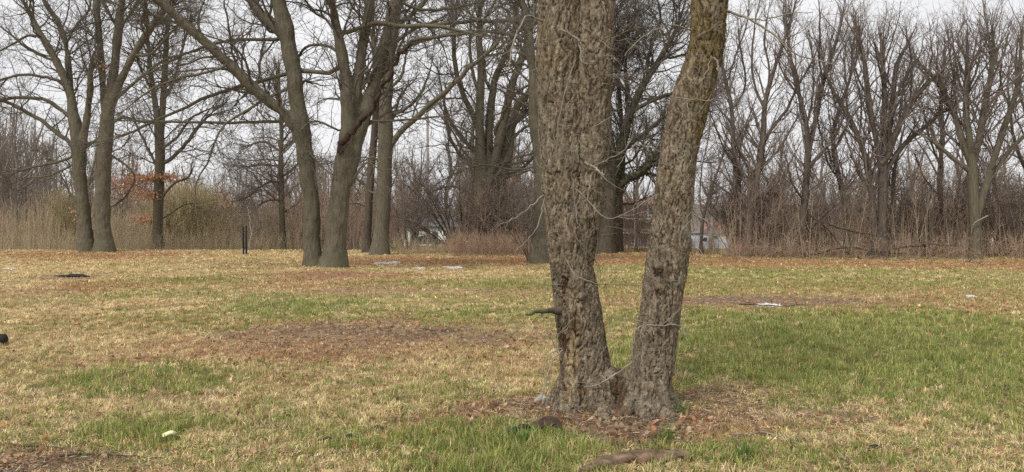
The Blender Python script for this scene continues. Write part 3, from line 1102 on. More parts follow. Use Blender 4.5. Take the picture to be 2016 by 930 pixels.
# ------------------------------------------------------------------ the drawn trees
def leaf_part(tree, centres, n, size=.09, cols=ORANGE, d=None):
    rng = tree.rng
    pos = []
    d = d or tree.d
    for (x, y, rx, ry, k) in centres:
        c = P(x, y, d)
        m = int(n * k)
        e = rng.normal(size=(m, 3)) * np.array([rx * d / F, .6, ry * d / F]) * .5
        pos.append(c + e)
    pos = np.concatenate(pos)
    v, t, c = leaves(pos, size, rng, cols, flat=3)
    b = Buf()
    b.add(v, None, t, c)
    b.obj('dry_leaves', LEAF, tree.root, tree.org, smooth=False)


t = Tree('oak_tree', 'grey twin trunked oak on a low mound, its dark torn limb hanging between the trunks', 28.0, 5)
t.rs = .93
t.limb([(615, 560, 24), (615, 532, 19), (615, 480, 18.5), (614, 400, 19), (607, 350, 20), (600, 300, 20), (592, 250, 21), (585, 200, 17.5), (578, 150, 17), (571, 100, 17), (561, 55, 18), (548, 0, 17), (535, -60, 14), (520, -160, 9)], 0, d=28.1, trunk=True)
t.limb([(592, 262, 13), (575, 232, 13), (540, 208, 12), (500, 175, 12), (450, 125, 11), (400, 80, 11), (350, 35, 10.5), (305, -5, 10), (260, -50, 8), (210, -110, 5)], -2.0, trunk=True)
t.limb([(565, 80, 13), (545, 55, 12), (515, 28, 11), (490, -8, 10), (460, -80, 7), (440, -160, 4)], 1.5, trunk=True)
t.limb([(655, 560, 36), (657, 532, 28), (660, 480, 26.5), (664, 430, 24), (669, 380, 23), (676, 330, 23), (683, 280, 21), (684, 230, 17), (682, 180, 15), (678, 130, 14), (668, 80, 13), (657, 25, 11), (650, -30, 9), (640, -120, 5)], 0, d=27.9, trunk=True)
t.limb([(684, 350, 18), (700, 290, 16), (716, 235, 15.5), (735, 170, 14), (752, 110, 14), (766, 50, 13), (784, -20, 11), (800, -120, 6)], 1.2, trunk=True)
t.limb([(688, 270, 13), (698, 210, 12.5), (706, 150, 13), (714, 90, 12.5), (724, 30, 11), (735, -40, 8), (745, -130, 4)], .5, trunk=True)
for pts in [[(575, 238, 5), (520, 240, 4.5), (430, 242, 4), (330, 240, 3.5), (235, 238, 3)],
            [(665, 155, 7), (640, 144, 6.5), (590, 138, 6), (545, 150, 6), (500, 165, 5.5), (450, 178, 5), (400, 195, 5), (360, 215, 4.5), (300, 240, 4), (250, 265, 3.5), (180, 290, 3)],
            [(558, 80, 5.5), (520, 77, 5), (470, 78, 4.5), (430, 85, 4), (380, 100, 3.5), (320, 128, 3), (240, 180, 2)],
            [(566, 175, 5), (535, 188, 4.5), (500, 210, 4), (450, 240, 3.5), (425, 270, 3), (410, 320, 2.8), (390, 350, 2.4), (384, 395, 2), (392, 450, 1.2)],
            [(683, 72, 7), (700, 56, 7), (740, 48, 7), (800, 50, 6.5), (860, 52, 5.5), (930, 66, 4), (1000, 75, 2.5)],
            [(740, 150, 6), (790, 100, 6), (815, 80, 5.5), (870, 72, 5), (935, 66, 4), (990, 75, 2.5)],
            [(712, 238, 4), (760, 238, 3.5), (840, 233, 3), (920, 222, 2)],
            [(600, 290, 3), (640, 335, 2.5), (665, 345, 2)],
            [(682, 262, 3.5), (650, 250, 3), (610, 240, 3), (560, 300, 2), (500, 330, 1.5)],
            [(672, 110, 5), (640, 90, 4), (600, 95, 4), (575, 140, 3)],
            [(650, -5, 6), (610, -30, 5), (560, -40, 4)],
            [(450, 125, 4.5), (420, 140, 4), (370, 150, 3.5), (300, 175, 3), (230, 230, 2)],
            [(400, 80, 4), (390, 40, 3.5), (400, 0, 3)],
            [(780, 0, 5), (830, 20, 4.5), (900, 15, 4), (960, 0, 3)],
            [(735, 170, 4.5), (770, 130, 4), (800, 60, 3.5), (820, 0, 3)],
            [(660, 470, 2.5), (630, 475, 1.6)],
            [(690, 360, 3), (720, 320, 2.5), (750, 335, 2), (790, 330, 1.5)]]:
    t.limb(pts)
t.build(BARK_OAK, TWIG_OAK, 4, 3.6, 1.2, voxel=.045, rmin=.0068, first=.5, up=.02)
# torn limb: its own part, dark red exposed wood
w_ = resample([np.append(P(x, y, 27.55 - k * .12), r * .74 * 27.5 / F) for k, (x, y, r) in enumerate([(668, 300, 8), (676, 283, 9), (690, 264, 8), (712, 240, 7), (735, 212, 6.5), (750, 180, 6), (768, 150, 5.5), (783, 118, 6), (797, 98, 7), (805, 92, 3)])], 30)
w_[1:-1, :3] += np.random.default_rng(2).normal(size=(28, 3)) * .045
v_, q_ = tubes(w_[None, :, :3], w_[None, :, 3], 10)
tl = mesh('torn_limb', v_, [q_], TORN_WOOD, t.root, True, None, t.org)
tl['label'] = 'dark red torn limb angled across the right trunk'
leaf_part(t, [(440, 385, 8, 12, .3), (448, 400, 8, 10, .3), (300, 48, 8, 4, .1), (205, 130, 8, 8, .3), (430, 240, 60, 6, .1)], 60, .10)
OAK28 = t

t = Tree('oak_tree', 'spreading oak at far left with two trunks and long limbs sweeping left', 49.0, 6)
t.rs = .9
t.limb([(172, 515, 22), (172, 496, 17), (166, 430, 15.5), (159, 370, 15), (155, 300, 16), (148, 250, 14), (140, 200, 11), (130, 155, 9), (110, 120, 8), (85, 78, 7), (60, 30, 6), (35, -15, 5), (0, -80, 3)], 0, d=49, trunk=True)
t.limb([(150, 255, 9), (142, 200, 8), (136, 140, 7), (128, 80, 6), (106, 30, 5.5), (80, -10, 5), (60, -80, 3)], 2, trunk=True)
t.limb([(160, 300, 9), (170, 240, 8), (177, 180, 7), (179, 130, 6), (186, 100, 5)], -1, trunk=True)
t.limb([(207, 515, 27), (206, 494, 20), (203, 440, 17.5), (202, 380, 17), (205, 310, 17), (211, 240, 16), (218, 180, 12), (228, 110, 10.5), (234, 50, 10), (242, -10, 9), (255, -90, 6)], 0, d=48.7, trunk=True)
t.limb([(214, 225, 10), (235, 165, 9), (262, 110, 8.5), (290, 65, 8), (320, 25, 7), (350, -15, 6), (390, -70, 4)], -2, trunk=True)
t.limb([(207, 240, 9), (204, 180, 8), (198, 110, 7.5), (192, 40, 7), (188, -20, 6), (180, -90, 4)], 2, trunk=True)
for pts in [[(148, 290, 7), (120, 268, 6.5), (85, 240, 6), (45, 218, 5.5), (15, 203, 5), (-40, 185, 4)],
            [(140, 235, 6), (95, 198, 5.5), (40, 192, 5), (-10, 195, 4), (-60, 180, 3)],
            [(128, 165, 5), (90, 152, 4.5), (40, 148, 4), (-20, 165, 3)],
            [(110, 120, 4), (60, 100, 3.5), (10, 60, 3), (-30, 30, 2)],
            [(213, 245, 5), (245, 232, 4.5), (280, 240, 4), (330, 238, 3.5)],
            [(215, 255, 5), (170, 290, 4.5), (120, 318, 4), (60, 330, 3.5), (0, 352, 2.5)],
            [(150, 320, 3.5), (100, 345, 3), (50, 352, 2.5), (15, 365, 2)],
            [(222, 200, 5), (270, 160, 4.5), (320, 120, 4), (370, 105, 3), (420, 95, 2)],
            [(234, 60, 5), (210, 20, 4.5), (190, -10, 4)],
            [(235, 60, 5), (260, 20, 4.5), (290, -20, 4)],
            [(262, 110, 4.5), (300, 105, 4), (340, 60, 3.5), (380, 30, 2.5)],
            [(208, 300, 4), (240, 320, 3.5), (265, 350, 3), (240, 395, 2.5), (190, 420, 1.5)],
            [(130, 90, 4), (150, 50, 3.5), (175, 20, 3), (180, -20, 2)],
            [(85, 78, 4), (60, 70, 3.5), (20, 90, 3), (-20, 110, 2)]]:
    t.limb(pts)
t.build(BARK_OAK, TWIG_OAK, 4, 3.2, 1.0, voxel=.06, rmin=.0095, first=.55, up=.02)
leaf_part(t, [(200, 130, 8, 8, 1), (160, 430, 20, 25, 2), (140, 415, 12, 8, .6), (180, 370, 25, 15, 1), (130, 235, 10, 10, .6)], 26, .14, np.vstack([ORANGE, [[.6, .5, .38], [.7, .6, .45]]]))
for k, (x, y) in enumerate([(147, 397), (141, 372), (154, 283)]):
    pass

t = Tree('oak_tree', 'slimmer oak holding clumps of orange leaves, left of the tall black posts', 57.0, 7)
t.limb([(310, 505, 14), (310, 486, 11), (311, 440, 10.5), (312, 380, 10.5), (315, 320, 10), (313, 265, 9), (305, 200, 6), (295, 130, 5), (290, 60, 4), (285, -10, 3)], 0, trunk=True)
t.limb([(314, 290, 7), (320, 220, 6.5), (324, 150, 6), (328, 80, 5), (336, 0, 4), (345, -60, 3)], 1, trunk=True)
for pts in [[(316, 325, 6), (345, 305, 5.5), (370, 280, 5), (395, 245, 4.5), (430, 210, 3)], [(312, 330, 4), (290, 290, 3.5), (270, 250, 3), (250, 200, 2)],
            [(322, 200, 4.5), (345, 150, 4), (360, 90, 3.5), (380, 30, 3)], [(318, 390, 3.5), (345, 360, 3), (370, 350, 2.5), (385, 320, 2)], [(314, 300, 4), (350, 270, 3.5), (380, 230, 3), (440, 205, 2)],
            [(312, 360, 3), (280, 345, 2.5), (250, 350, 2)], [(300, 180, 4), (275, 130, 3.5), (262, 80, 3)], [(320, 430, 2), (360, 405, 1.6), (390, 400, 1.2)]]:
    t.limb(pts)
t.build(BARK_OAK, TWIG_OAK, 4, 3.0, .85, rmin=.009, up=.02)
leaf_part(t, [(300, 352, 55, 9, 5), (318, 348, 30, 8, 2.5), (300, 385, 28, 11, 3), (240, 365, 40, 14, 2), (285, 432, 20, 9, 2), (270, 380, 40, 20, 1.5), (265, 330, 30, 30, .8)], 130, .20, np.array([[.66, .40, .25], [.62, .34, .20], [.72, .50, .34], [.52, .30, .18]]))

t = Tree('bare_tree', 'straight grey trunk standing just behind and right of the twin trunked oak', 43.5, 8)
t.limb([(748, 515, 22), (749, 500, 18), (752, 440, 16.5), (756, 380, 16), (758, 300, 16), (759, 230, 15), (762, 150, 14), (770, 80, 13), (784, 0, 12), (800, -80, 9)], 0, trunk=True)
for pts in [[(760, 300, 9), (785, 265, 8), (830, 220, 7.5), (880, 175, 7), (930, 130, 6), (975, 90, 5), (1010, 40, 4)], [(764, 150, 7), (740, 100, 6), (725, 50, 5), (720, 0, 4)], [(775, 60, 7), (820, 20, 6), (860, -20, 5)],
            [(758, 235, 5), (800, 215, 4), (830, 180, 3.5), (850, 130, 3)], [(757, 400, 4), (735, 380, 3), (715, 375, 2)], [(760, 180, 5), (790, 150, 4), (800, 100, 3)], [(757, 330, 4), (735, 310, 3), (710, 320, 2.2)], [(770, 90, 6), (810, 60, 5), (870, 40, 4)]]:
    t.limb(pts)
t.build(BARK_OAK, TWIG_OAK, 4, 4, .8, rmin=.007, up=.03)

t = Tree('bare_tree', 'slim dark trunk left of the straight grey trunk, behind the oak mound', 46, 9)
t.limb([(722, 512, 12), (722, 498, 10), (724, 440, 9), (728, 370, 8.5), (734, 300, 8), (740, 220, 7), (738, 130, 5.5), (735, 50, 4), (735, -30, 3)], 0, trunk=True)
for pts in [[(728, 370, 4), (700, 350, 3.5), (680, 330, 3)], [(735, 280, 4), (770, 240, 3.5), (790, 180, 3)], [(740, 190, 4), (715, 130, 3), (700, 60, 2.5)], [(726, 410, 3), (700, 400, 2.5), (680, 405, 2)]]:
    t.limb(pts)
t.build(BARK_DARK, TWIG_OAK, 3, 3, .8, rmin=.008)

t = Tree('bare_tree', 'slender olive trunked tree rising at the brush edge left of the oak mound', 56, 10)
t.limb([(559, 510, 8), (558, 496, 7), (556, 440, 6.5), (554, 380, 6), (553, 320, 5.5), (554, 260, 4.5), (552, 200, 4), (548, 130, 3)], 0, trunk=True)
for pts in [[(556, 362, 3.5), (530, 358, 3.2), (505, 375, 2.8), (480, 392, 2.4), (440, 402, 1.8)], [(556, 395, 3), (525, 396, 2.5), (500, 410, 2)], [(554, 330, 3), (520, 325, 2.5), (470, 330, 2)], [(553, 350, 3), (580, 330, 2.5), (600, 300, 2)],
            [(554, 300, 3.5), (520, 280, 3), (480, 290, 2)], [(553, 260, 3), (580, 220, 2.5), (600, 190, 2)], [(556, 420, 2.5), (585, 400, 2), (610, 380, 1.5)]]:
    t.limb(pts)
t.build(BARK_OAK, TWIG_RED, 4, 1.8, 1.2, rmin=.009, up=.0)

t = Tree('spreading_tree', 'broad tree forking into many upright limbs left of the rough barked tree', 46, 12)
t.limb([(940, 510, 19), (941, 495, 16), (943, 440, 15), (947, 380, 15), (948, 330, 13), (944, 265, 9.5), (946, 200, 8.5), (946, 120, 7), (942, 50, 6), (948, -20, 5), (950, -90, 3)], 0, trunk=True)
t.limb([(952, 375, 13), (962, 320, 11), (963, 250, 8.5), (970, 180, 8), (982, 135, 7), (1003, 95, 6), (1015, 40, 5), (1020, -40, 4)], 2, trunk=True)
t.limb([(958, 370, 13), (974, 320, 11), (985, 270, 10), (998, 215, 9), (1010, 160, 8), (1030, 110, 7), (1045, 60, 6), (1060, -20, 4)], -1.5, trunk=True)
t.limb([(962, 345, 10), (990, 300, 9), (1005, 255, 8.5), (1020, 205, 8), (1050, 178, 7), (1085, 150, 6), (1120, 110, 4)], 1, trunk=True)
t.limb([(985, 430, 16), (985, 400, 14), (990, 350, 12), (1003, 300, 9), (1010, 250, 7), (1040, 215, 6)], 1, d=47, trunk=True)
for pts in [[(944, 262, 8), (925, 215, 7.5), (905, 165, 7), (894, 110, 6), (892, 50, 5), (885, -20, 4)], [(946, 310, 5), (915, 275, 4.5), (885, 235, 4), (870, 180, 3), (860, 120, 2.5)], [(948, 340, 5.5), (915, 315, 5), (890, 280, 4.5), (878, 230, 4), (875, 180, 3)],
            [(974, 260, 5), (990, 225, 4.5), (1000, 170, 4)], [(946, 190, 5), (930, 140, 4.5), (925, 80, 4), (930, 20, 3)], [(970, 190, 5), (955, 150, 4), (955, 90, 3.5)], [(990, 350, 5), (1030, 330, 4.5), (1060, 300, 4)], [(1000, 280, 4), (1035, 250, 3.5), (1060, 250, 3)],
            [(944, 400, 4), (905, 370, 3.5), (870, 370, 3), (840, 385, 2)], [(970, 330, 4), (1000, 325, 3.5), (1050, 315, 3)]]:
    t.limb(pts)
t.build(BARK_OAK, TWIG_OAK, 4, 3, .9, rmin=.007, up=.05)

t = Tree('bare_tree', 'stout shrouded trunk half hidden behind the left stem of the rough barked tree', 33.5, 13)
t.rs = .76
t.limb([(1062, 540, 32), (1062, 520, 27), (1064, 470, 25), (1066, 400, 22), (1062, 320, 16), (1052, 240, 14), (1050, 170, 13), (1044, 100, 12), (1034, 30, 11), (1022, -40, 9), (1010, -140, 6)], 0, trunk=True)
for pts in [[(1048, 45, 8), (1000, 41, 7.5), (950, 42, 7), (900, 44, 6.5), (850, 50, 6), (800, 52, 5), (740, 50, 4), (690, 70, 3)], [(1046, 90, 7), (1000, 68, 6.5), (950, 62, 6), (890, 66, 5), (840, 80, 4.5), (800, 95, 4), (760, 140, 2.5)],
            [(1050, 165, 5), (1020, 180, 4), (990, 220, 3.5), (960, 230, 2.5)], [(1040, 60, 6), (1080, 20, 5), (1130, -10, 4)], [(1054, 330, 4), (1010, 335, 3.5), (950, 325, 3), (880, 350, 2.2), (820, 395, 1.5)], [(1055, 300, 4), (1020, 310, 3), (960, 330, 2.4), (900, 335, 2)],
            [(1030, 10, 6), (990, -20, 5), (930, -30, 4)], [(1050, 150, 6), (1110, 120, 5), (1180, 90, 4), (1240, 60, 3), (1300, 50, 2)], [(1053, 230, 5), (1120, 190, 4), (1220, 150, 3.5), (1280, 190, 2.5), (1330, 260, 1.5)]]:
    t.limb(pts)
t.build(BARK_OAK, TWIG_OAK, 4, 3.5, 1.0, rmin=.006, up=.02, voxel=.06)

t = Tree('ivy_clad_tree', 'dark ivy wrapped tree seen through the gap between the front stems', 46, 14)
t.limb([(1192, 510, 23), (1193, 492, 19), (1196, 440, 18), (1200, 390, 17), (1203, 340, 15), (1200, 280, 11), (1190, 200, 9), (1185, 120, 7), (1190, 40, 6), (1200, -40, 4)], 0, trunk=True)
t.limb([(1203, 360, 12), (1218, 310, 11), (1232, 255, 10), (1248, 205, 8.5), (1272, 160, 7), (1300, 115, 6), (1330, 60, 5), (1350, 0, 4)], 1, trunk=True)
t.limb([(1206, 375, 9), (1235, 352, 8.5), (1262, 340, 8), (1300, 300, 6), (1350, 240, 4.5), (1400, 190, 3.5)], -1, trunk=True)
for pts in [[(1235, 250, 6), (1235, 180, 5.5), (1230, 110, 5), (1240, 30, 4)], [(1240, 225, 6), (1280, 200, 5), (1330, 180, 4), (1390, 150, 3)], [(1222, 300, 6), (1260, 270, 5), (1310, 230, 4), (1380, 200, 3)], [(1190, 210, 5), (1215, 150, 4.5), (1225, 80, 4), (1260, 20, 3)],
            [(1272, 160, 5), (1280, 100, 4), (1300, 40, 3.5), (1290, -20, 3)], [(1262, 340, 5), (1300, 345, 4), (1350, 320, 3), (1400, 320, 2)], [(1250, 205, 5), (1210, 130, 4), (1260, 60, 3.5)], [(1195, 250, 5), (1150, 200, 4), (1120, 140, 3)], [(1300, 115, 4), (1340, 110, 3.5), (1400, 80, 3)]]:
    t.limb(pts)
t.build(BARK_DARK, TWIG_OAK, 4, 3, 1.35, rmin=.007, up=.04)
rng = np.random.default_rng(5)
iv = []
for wsk in [t.sk[0], t.sk[1], t.sk[2]]:
    ww = resample(wsk, 60)
    for r_ in ww:
        rel = r_[:3] - np.array([0, 0, CAMZ])
        py = 465 - F * (rel @ UP) / (rel @ FW)
        if 190 < py < 415:
            n = int(50 * math.sin((py - 190) / 225 * math.pi) + 10)
            u = norm(rng.normal(size=(n, 3)))
            iv.append(r_[:3] + u * (r_[3] * 1.2 + np.abs(rng.normal(size=(n, 1))) * .13))
iv = np.concatenate(iv)
v, tt, c = leaves(iv, .13, rng, np.array([[.045, .065, .028], [.06, .085, .035], [.035, .05, .022], [.09, .10, .05]]), flat=2)
b = Buf()
b.add(v, None, tt, c)
b.obj('ivy', LEAF, t.root, t.org, smooth=False)

t = Tree('bare_tree', 'thin second trunk close beside the ivy wrapped tree', 48, 15)
t.limb([(1218, 508, 10), (1218, 492, 8), (1219, 430, 7.5), (1221, 370, 7), (1226, 300, 6), (1222, 220, 5), (1215, 140, 4), (1212, 60, 3)], 0, trunk=True)
for pts in [[(1222, 330, 3.5), (1250, 310, 3), (1275, 260, 2)], [(1224, 260, 3), (1200, 200, 2.5), (1180, 130, 2)], [(1220, 400, 3), (1250, 400, 2.5), (1280, 380, 2)]]:
    t.limb(pts)
t.build(BARK_DARK, TWIG_OAK, 3, 3, 1, rmin=.008)

# right hand woodland edge
R = []
RS = .76
t = Tree('woodland_tree', 'first pale slender tree right of the leaning front stem, kinked and forked', 41, 20, 'bare trees along the right woodland edge')
t.rs = RS
t.limb([(1462, 510, 10), (1461, 490, 9), (1458, 420, 8), (1452, 350, 7), (1444, 290, 6.5), (1441, 215, 6), (1428, 160, 5), (1418, 100, 4), (1415, 40, 3), (1410, -30, 2)], 0, trunk=True)
for pts in [[(1442, 215, 4), (1462, 185, 3.8), (1468, 150, 3.5), (1456, 90, 3), (1452, 30, 2)], [(1430, 165, 3), (1448, 110, 3), (1470, 50, 2.5), (1475, 0, 2)], [(1450, 330, 3.5), (1425, 290, 3), (1405, 240, 2.5), (1390, 200, 2)], [(1456, 400, 3), (1420, 370, 2.5), (1390, 350, 2)], [(1445, 290, 3), (1470, 240, 2.5), (1490, 190, 2)]]:
    t.limb(pts)
R.append(t)
t = Tree('woodland_tree', 'tall tree with two rising limbs, next right of the kinked slender one', 40, 21, 'bare trees along the right woodland edge')
t.rs = RS
t.limb([(1472, 512, 14), (1473, 492, 12), (1478, 430, 11), (1486, 370, 10), (1497, 310, 9), (1503, 260, 8), (1506, 205, 7), (1520, 150, 6), (1540, 90, 5), (1560, 30, 4), (1575, -30, 3)], 0, trunk=True)
for pts in [[(1500, 285, 6), (1530, 240, 5.5), (1545, 225, 5), (1570, 170, 4), (1600, 120, 3), (1620, 60, 2)], [(1505, 215, 5), (1490, 180, 4.5), (1480, 130, 4), (1485, 60, 3), (1495, 0, 2)], [(1508, 200, 5), (1515, 140, 4), (1505, 80, 3.5), (1515, 10, 2.5)],
            [(1488, 350, 4), (1460, 310, 3.5), (1445, 270, 3)], [(1492, 330, 4), (1530, 300, 3.5), (1560, 250, 3), (1590, 200, 2.5)], [(1482, 400, 4), (1520, 370, 3), (1550, 340, 2.5)]]:
    t.limb(pts)
R.append(t)
t = Tree('woodland_tree', 'straight tree forking into a narrow V halfway up, left of the fan shaped tree', 40, 22, 'bare trees along the right woodland edge')
t.rs = RS
t.limb([(1578, 515, 14), (1578, 495, 12), (1581, 430, 11), (1586, 370, 10), (1590, 310, 9), (1588, 250, 7), (1574, 190, 6), (1562, 140, 5), (1552, 80, 4), (1545, 10, 3)], 0, trunk=True)
t.limb([(1590, 310, 8), (1600, 260, 7), (1612, 205, 6.5), (1622, 155, 6), (1640, 100, 5), (1655, 50, 4), (1665, -10, 3)], 1, trunk=True)
for pts in [[(1588, 250, 4), (1600, 190, 3.5), (1600, 120, 3), (1590, 50, 2.5)], [(1620, 165, 4), (1612, 110, 3.5), (1615, 50, 3), (1610, -10, 2)], [(1584, 400, 4), (1560, 360, 3.5), (1545, 300, 3)], [(1588, 340, 4), (1620, 300, 3.5), (1650, 260, 3), (1670, 200, 2)], [(1574, 190, 4), (1545, 150, 3), (1525, 100, 2.5)]]:
    t.limb(pts)
R.append(t)
t = Tree('woodland_tree', 'fan shaped many stemmed tree spreading wide above the fallen branches', 39, 23, 'bare trees along the right woodland edge')
t.rs = RS
t.limb([(1735, 520, 17), (1736, 500, 15), (1737, 440, 13), (1738, 370, 12), (1740, 315, 11), (1741, 250, 8), (1741, 180, 7), (1738, 110, 5), (1740, 50, 3)], 0, trunk=True)
t.limb([(1720, 510, 9), (1722, 450, 9), (1715, 380, 8.5), (1706, 320, 8), (1690, 270, 7), (1668, 225, 6), (1640, 180, 5), (1622, 130, 4), (1615, 70, 3)], 1, d=39, trunk=True)
t.limb([(1735, 330, 8), (1722, 260, 7.5), (1710, 190, 7), (1702, 125, 6), (1692, 70, 4), (1690, 30, 3)], -1, trunk=True)
t.limb([(1741, 310, 9), (1752, 250, 8), (1758, 190, 7), (1765, 130, 6), (1785, 90, 5), (1805, 50, 3)], 1, trunk=True)
t.limb([(1742, 320, 9), (1765, 260, 8), (1790, 210, 7), (1825, 165, 6), (1850, 145, 4), (1880, 100, 3)], -1.5, trunk=True)
t.limb([(1744, 340, 7), (1775, 290, 6.5), (1815, 255, 5.5), (1852, 225, 4), (1890, 205, 3)], 0, trunk=True)
t.limb([(1756, 500, 7), (1757, 420, 6), (1760, 340, 5), (1775, 280, 4)], 1, d=39.5, trunk=True)
for pts in [[(1668, 225, 4.5), (1665, 160, 4), (1660, 100, 3)], [(1712, 200, 4), (1685, 140, 3.5), (1675, 80, 3)], [(1755, 220, 4), (1735, 150, 3.5), (1720, 80, 3)], [(1790, 210, 4), (1795, 150, 3.5), (1790, 90, 3), (1770, 50, 2)], [(1715, 380, 5), (1690, 340, 4.5), (1672, 290, 4), (1660, 260, 3)], [(1825, 165, 4), (1835, 110, 3), (1830, 60, 2)],
            [(1740, 300, 5), (1770, 240, 4), (1780, 160, 3.5), (1800, 110, 3)], [(1692, 270, 4), (1695, 200, 3.5), (1680, 140, 3)]]:
    t.limb(pts)
R.append(t)
t = Tree('woodland_tree', 'thick trunked tree with a wide dense crown at the right edge', 38, 24, 'bare trees along the right woodland edge')
t.rs = RS
t.limb([(1921, 525, 19), (1921, 506, 16), (1919, 440, 14.5), (1916, 380, 14), (1915, 320, 13), (1908, 270, 9), (1902, 220, 8), (1903, 160, 7), (1903, 100, 5), (1905, 50, 3)], 0, trunk=True)
t.limb([(1914, 330, 10), (1895, 280, 9), (1882, 235, 8), (1862, 190, 7), (1840, 155, 6), (1810, 125, 4), (1790, 100, 3)], 1, trunk=True)
t.limb([(1917, 320, 10), (1930, 260, 8.5), (1938, 210, 8), (1950, 150, 6.5), (1955, 90, 5), (1950, 40, 3)], -1, trunk=True)
t.limb([(1922, 430, 11), (1940, 370, 10), (1955, 320, 9), (1972, 265, 9), (1990, 215, 8), (2005, 160, 6), (2010, 90, 4), (2015, 30, 3)], -.5, trunk=True)
t.limb([(1912, 340, 7), (1880, 315, 6), (1845, 285, 5), (1812, 262, 4)], .5, trunk=True)
t.limb([(1945, 360, 7), (1985, 300, 6), (2025, 260, 5), (2070, 220, 4)], .5, trunk=True)
for pts in [[(1882, 235, 4.5), (1880, 170, 4), (1870, 110, 3), (1865, 60, 2)], [(1862, 190, 4), (1845, 130, 3), (1850, 80, 2)], [(1905, 180, 4.5), (1925, 130, 4), (1930, 80, 3)], [(1950, 160, 4), (1975, 110, 3.5), (1985, 60, 3)], [(1990, 215, 4.5), (1970, 160, 4), (1975, 90, 3)], [(1932, 250, 4), (1960, 200, 3.5), (1975, 140, 3)],
            [(1903, 120, 3.5), (1885, 80, 3), (1900, 40, 2)], [(2000, 180, 4), (2030, 120, 3), (2050, 60, 2)], [(1950, 100, 3.5), (1930, 60, 2.5)]]:
    t.limb(pts)
R.append(t)
t = Tree('woodland_tree', 'narrow upright tree between the fan shaped tree and the thick trunked one', 44, 25, 'bare trees along the right woodland edge')
t.rs = RS
t.limb([(1855, 512, 10), (1854, 490, 8), (1852, 420, 7.5), (1850, 340, 7), (1856, 270, 6), (1852, 200, 5), (1858, 130, 4), (1860, 70, 3)], 0, trunk=True)
for pts in [[(1852, 330, 4), (1830, 270, 3.5), (1815, 200, 3)], [(1855, 260, 4), (1875, 200, 3.5), (1885, 130, 3)], [(1852, 390, 3.5), (1820, 350, 3), (1800, 300, 2.5)]]:
    t.limb(pts)
R.append(t)
t = Tree('woodland_tree', 'slim leaning tree right of the narrow V fork, close to the fan shaped tree', 43, 26, 'bare trees along the right woodland edge')
t.rs = RS
t.limb([(1668, 512, 9), (1668, 490, 8), (1664, 420, 7), (1652, 350, 6.5), (1640, 290, 6), (1650, 220, 5), (1672, 160, 4), (1680, 90, 3), (1685, 30, 2)], 0, trunk=True)
for pts in [[(1655, 360, 4), (1630, 320, 3.5), (1612, 250, 3), (1600, 190, 2)], [(1642, 300, 3.5), (1665, 250, 3), (1700, 200, 2.5)], [(1650, 220, 3.5), (1635, 160, 3), (1640, 90, 2)]]:
    t.limb(pts)
R.append(t)
t = Tree('woodland_tree', 'bare tree cut by the right edge of the view', 40, 27, 'bare trees along the right woodland edge')
t.rs = RS
t.limb([(2035, 530, 17), (2034, 500, 14), (2030, 430, 13), (2028, 350, 12), (2035, 280, 10), (2045, 200, 8), (2050, 120, 6), (2060, 50, 4)], 0, trunk=True)
for pts in [[(2030, 360, 7), (2005, 300, 6), (1990, 240, 5), (1985, 160, 3.5), (1995, 90, 2.5)], [(2035, 280, 6), (2015, 210, 5), (2000, 140, 4), (2005, 60, 3)], [(2040, 240, 6), (2080, 180, 5), (2110, 110, 4)], [(2030, 330, 6), (2080, 280, 5), (2130, 230, 4)]]:
    t.limb(pts)
R.append(t)
t = Tree('woodland_tree', 'small spindly tree leaning right beside the leaning front stem', 44, 28, 'bare trees along the right woodland edge')
t.rs = RS
t.limb([(1380, 500, 6), (1380, 485, 5), (1383, 440, 4.5), (1392, 400, 4), (1408, 350, 3.5), (1425, 300, 3), (1435, 240, 2.5)], 0, trunk=True)
for pts in [[(1383, 430, 3), (1378, 390, 2.6), (1382, 330, 2.2), (1395, 270, 2), (1400, 200, 1.5)], [(1395, 390, 2.5), (1420, 370, 2), (1450, 360, 1.6)], [(1382, 440, 2.5), (1360, 400, 2), (1365, 340, 1.6)]]:
    t.limb(pts)
R.append(t)
for k, t in enumerate(R):
    big = k in (3, 4)
    t.build(BARK_RED if k != 4 else BARK_OAK, TWIG_RED, 4, 2.6, .9 if not big else .85, rmin=.0062, up=.10, wander=.17, first=.30, sides=9, bigr=.2, lsc=.85, ang1=(.30, 1.0))

print('drawn trees done')

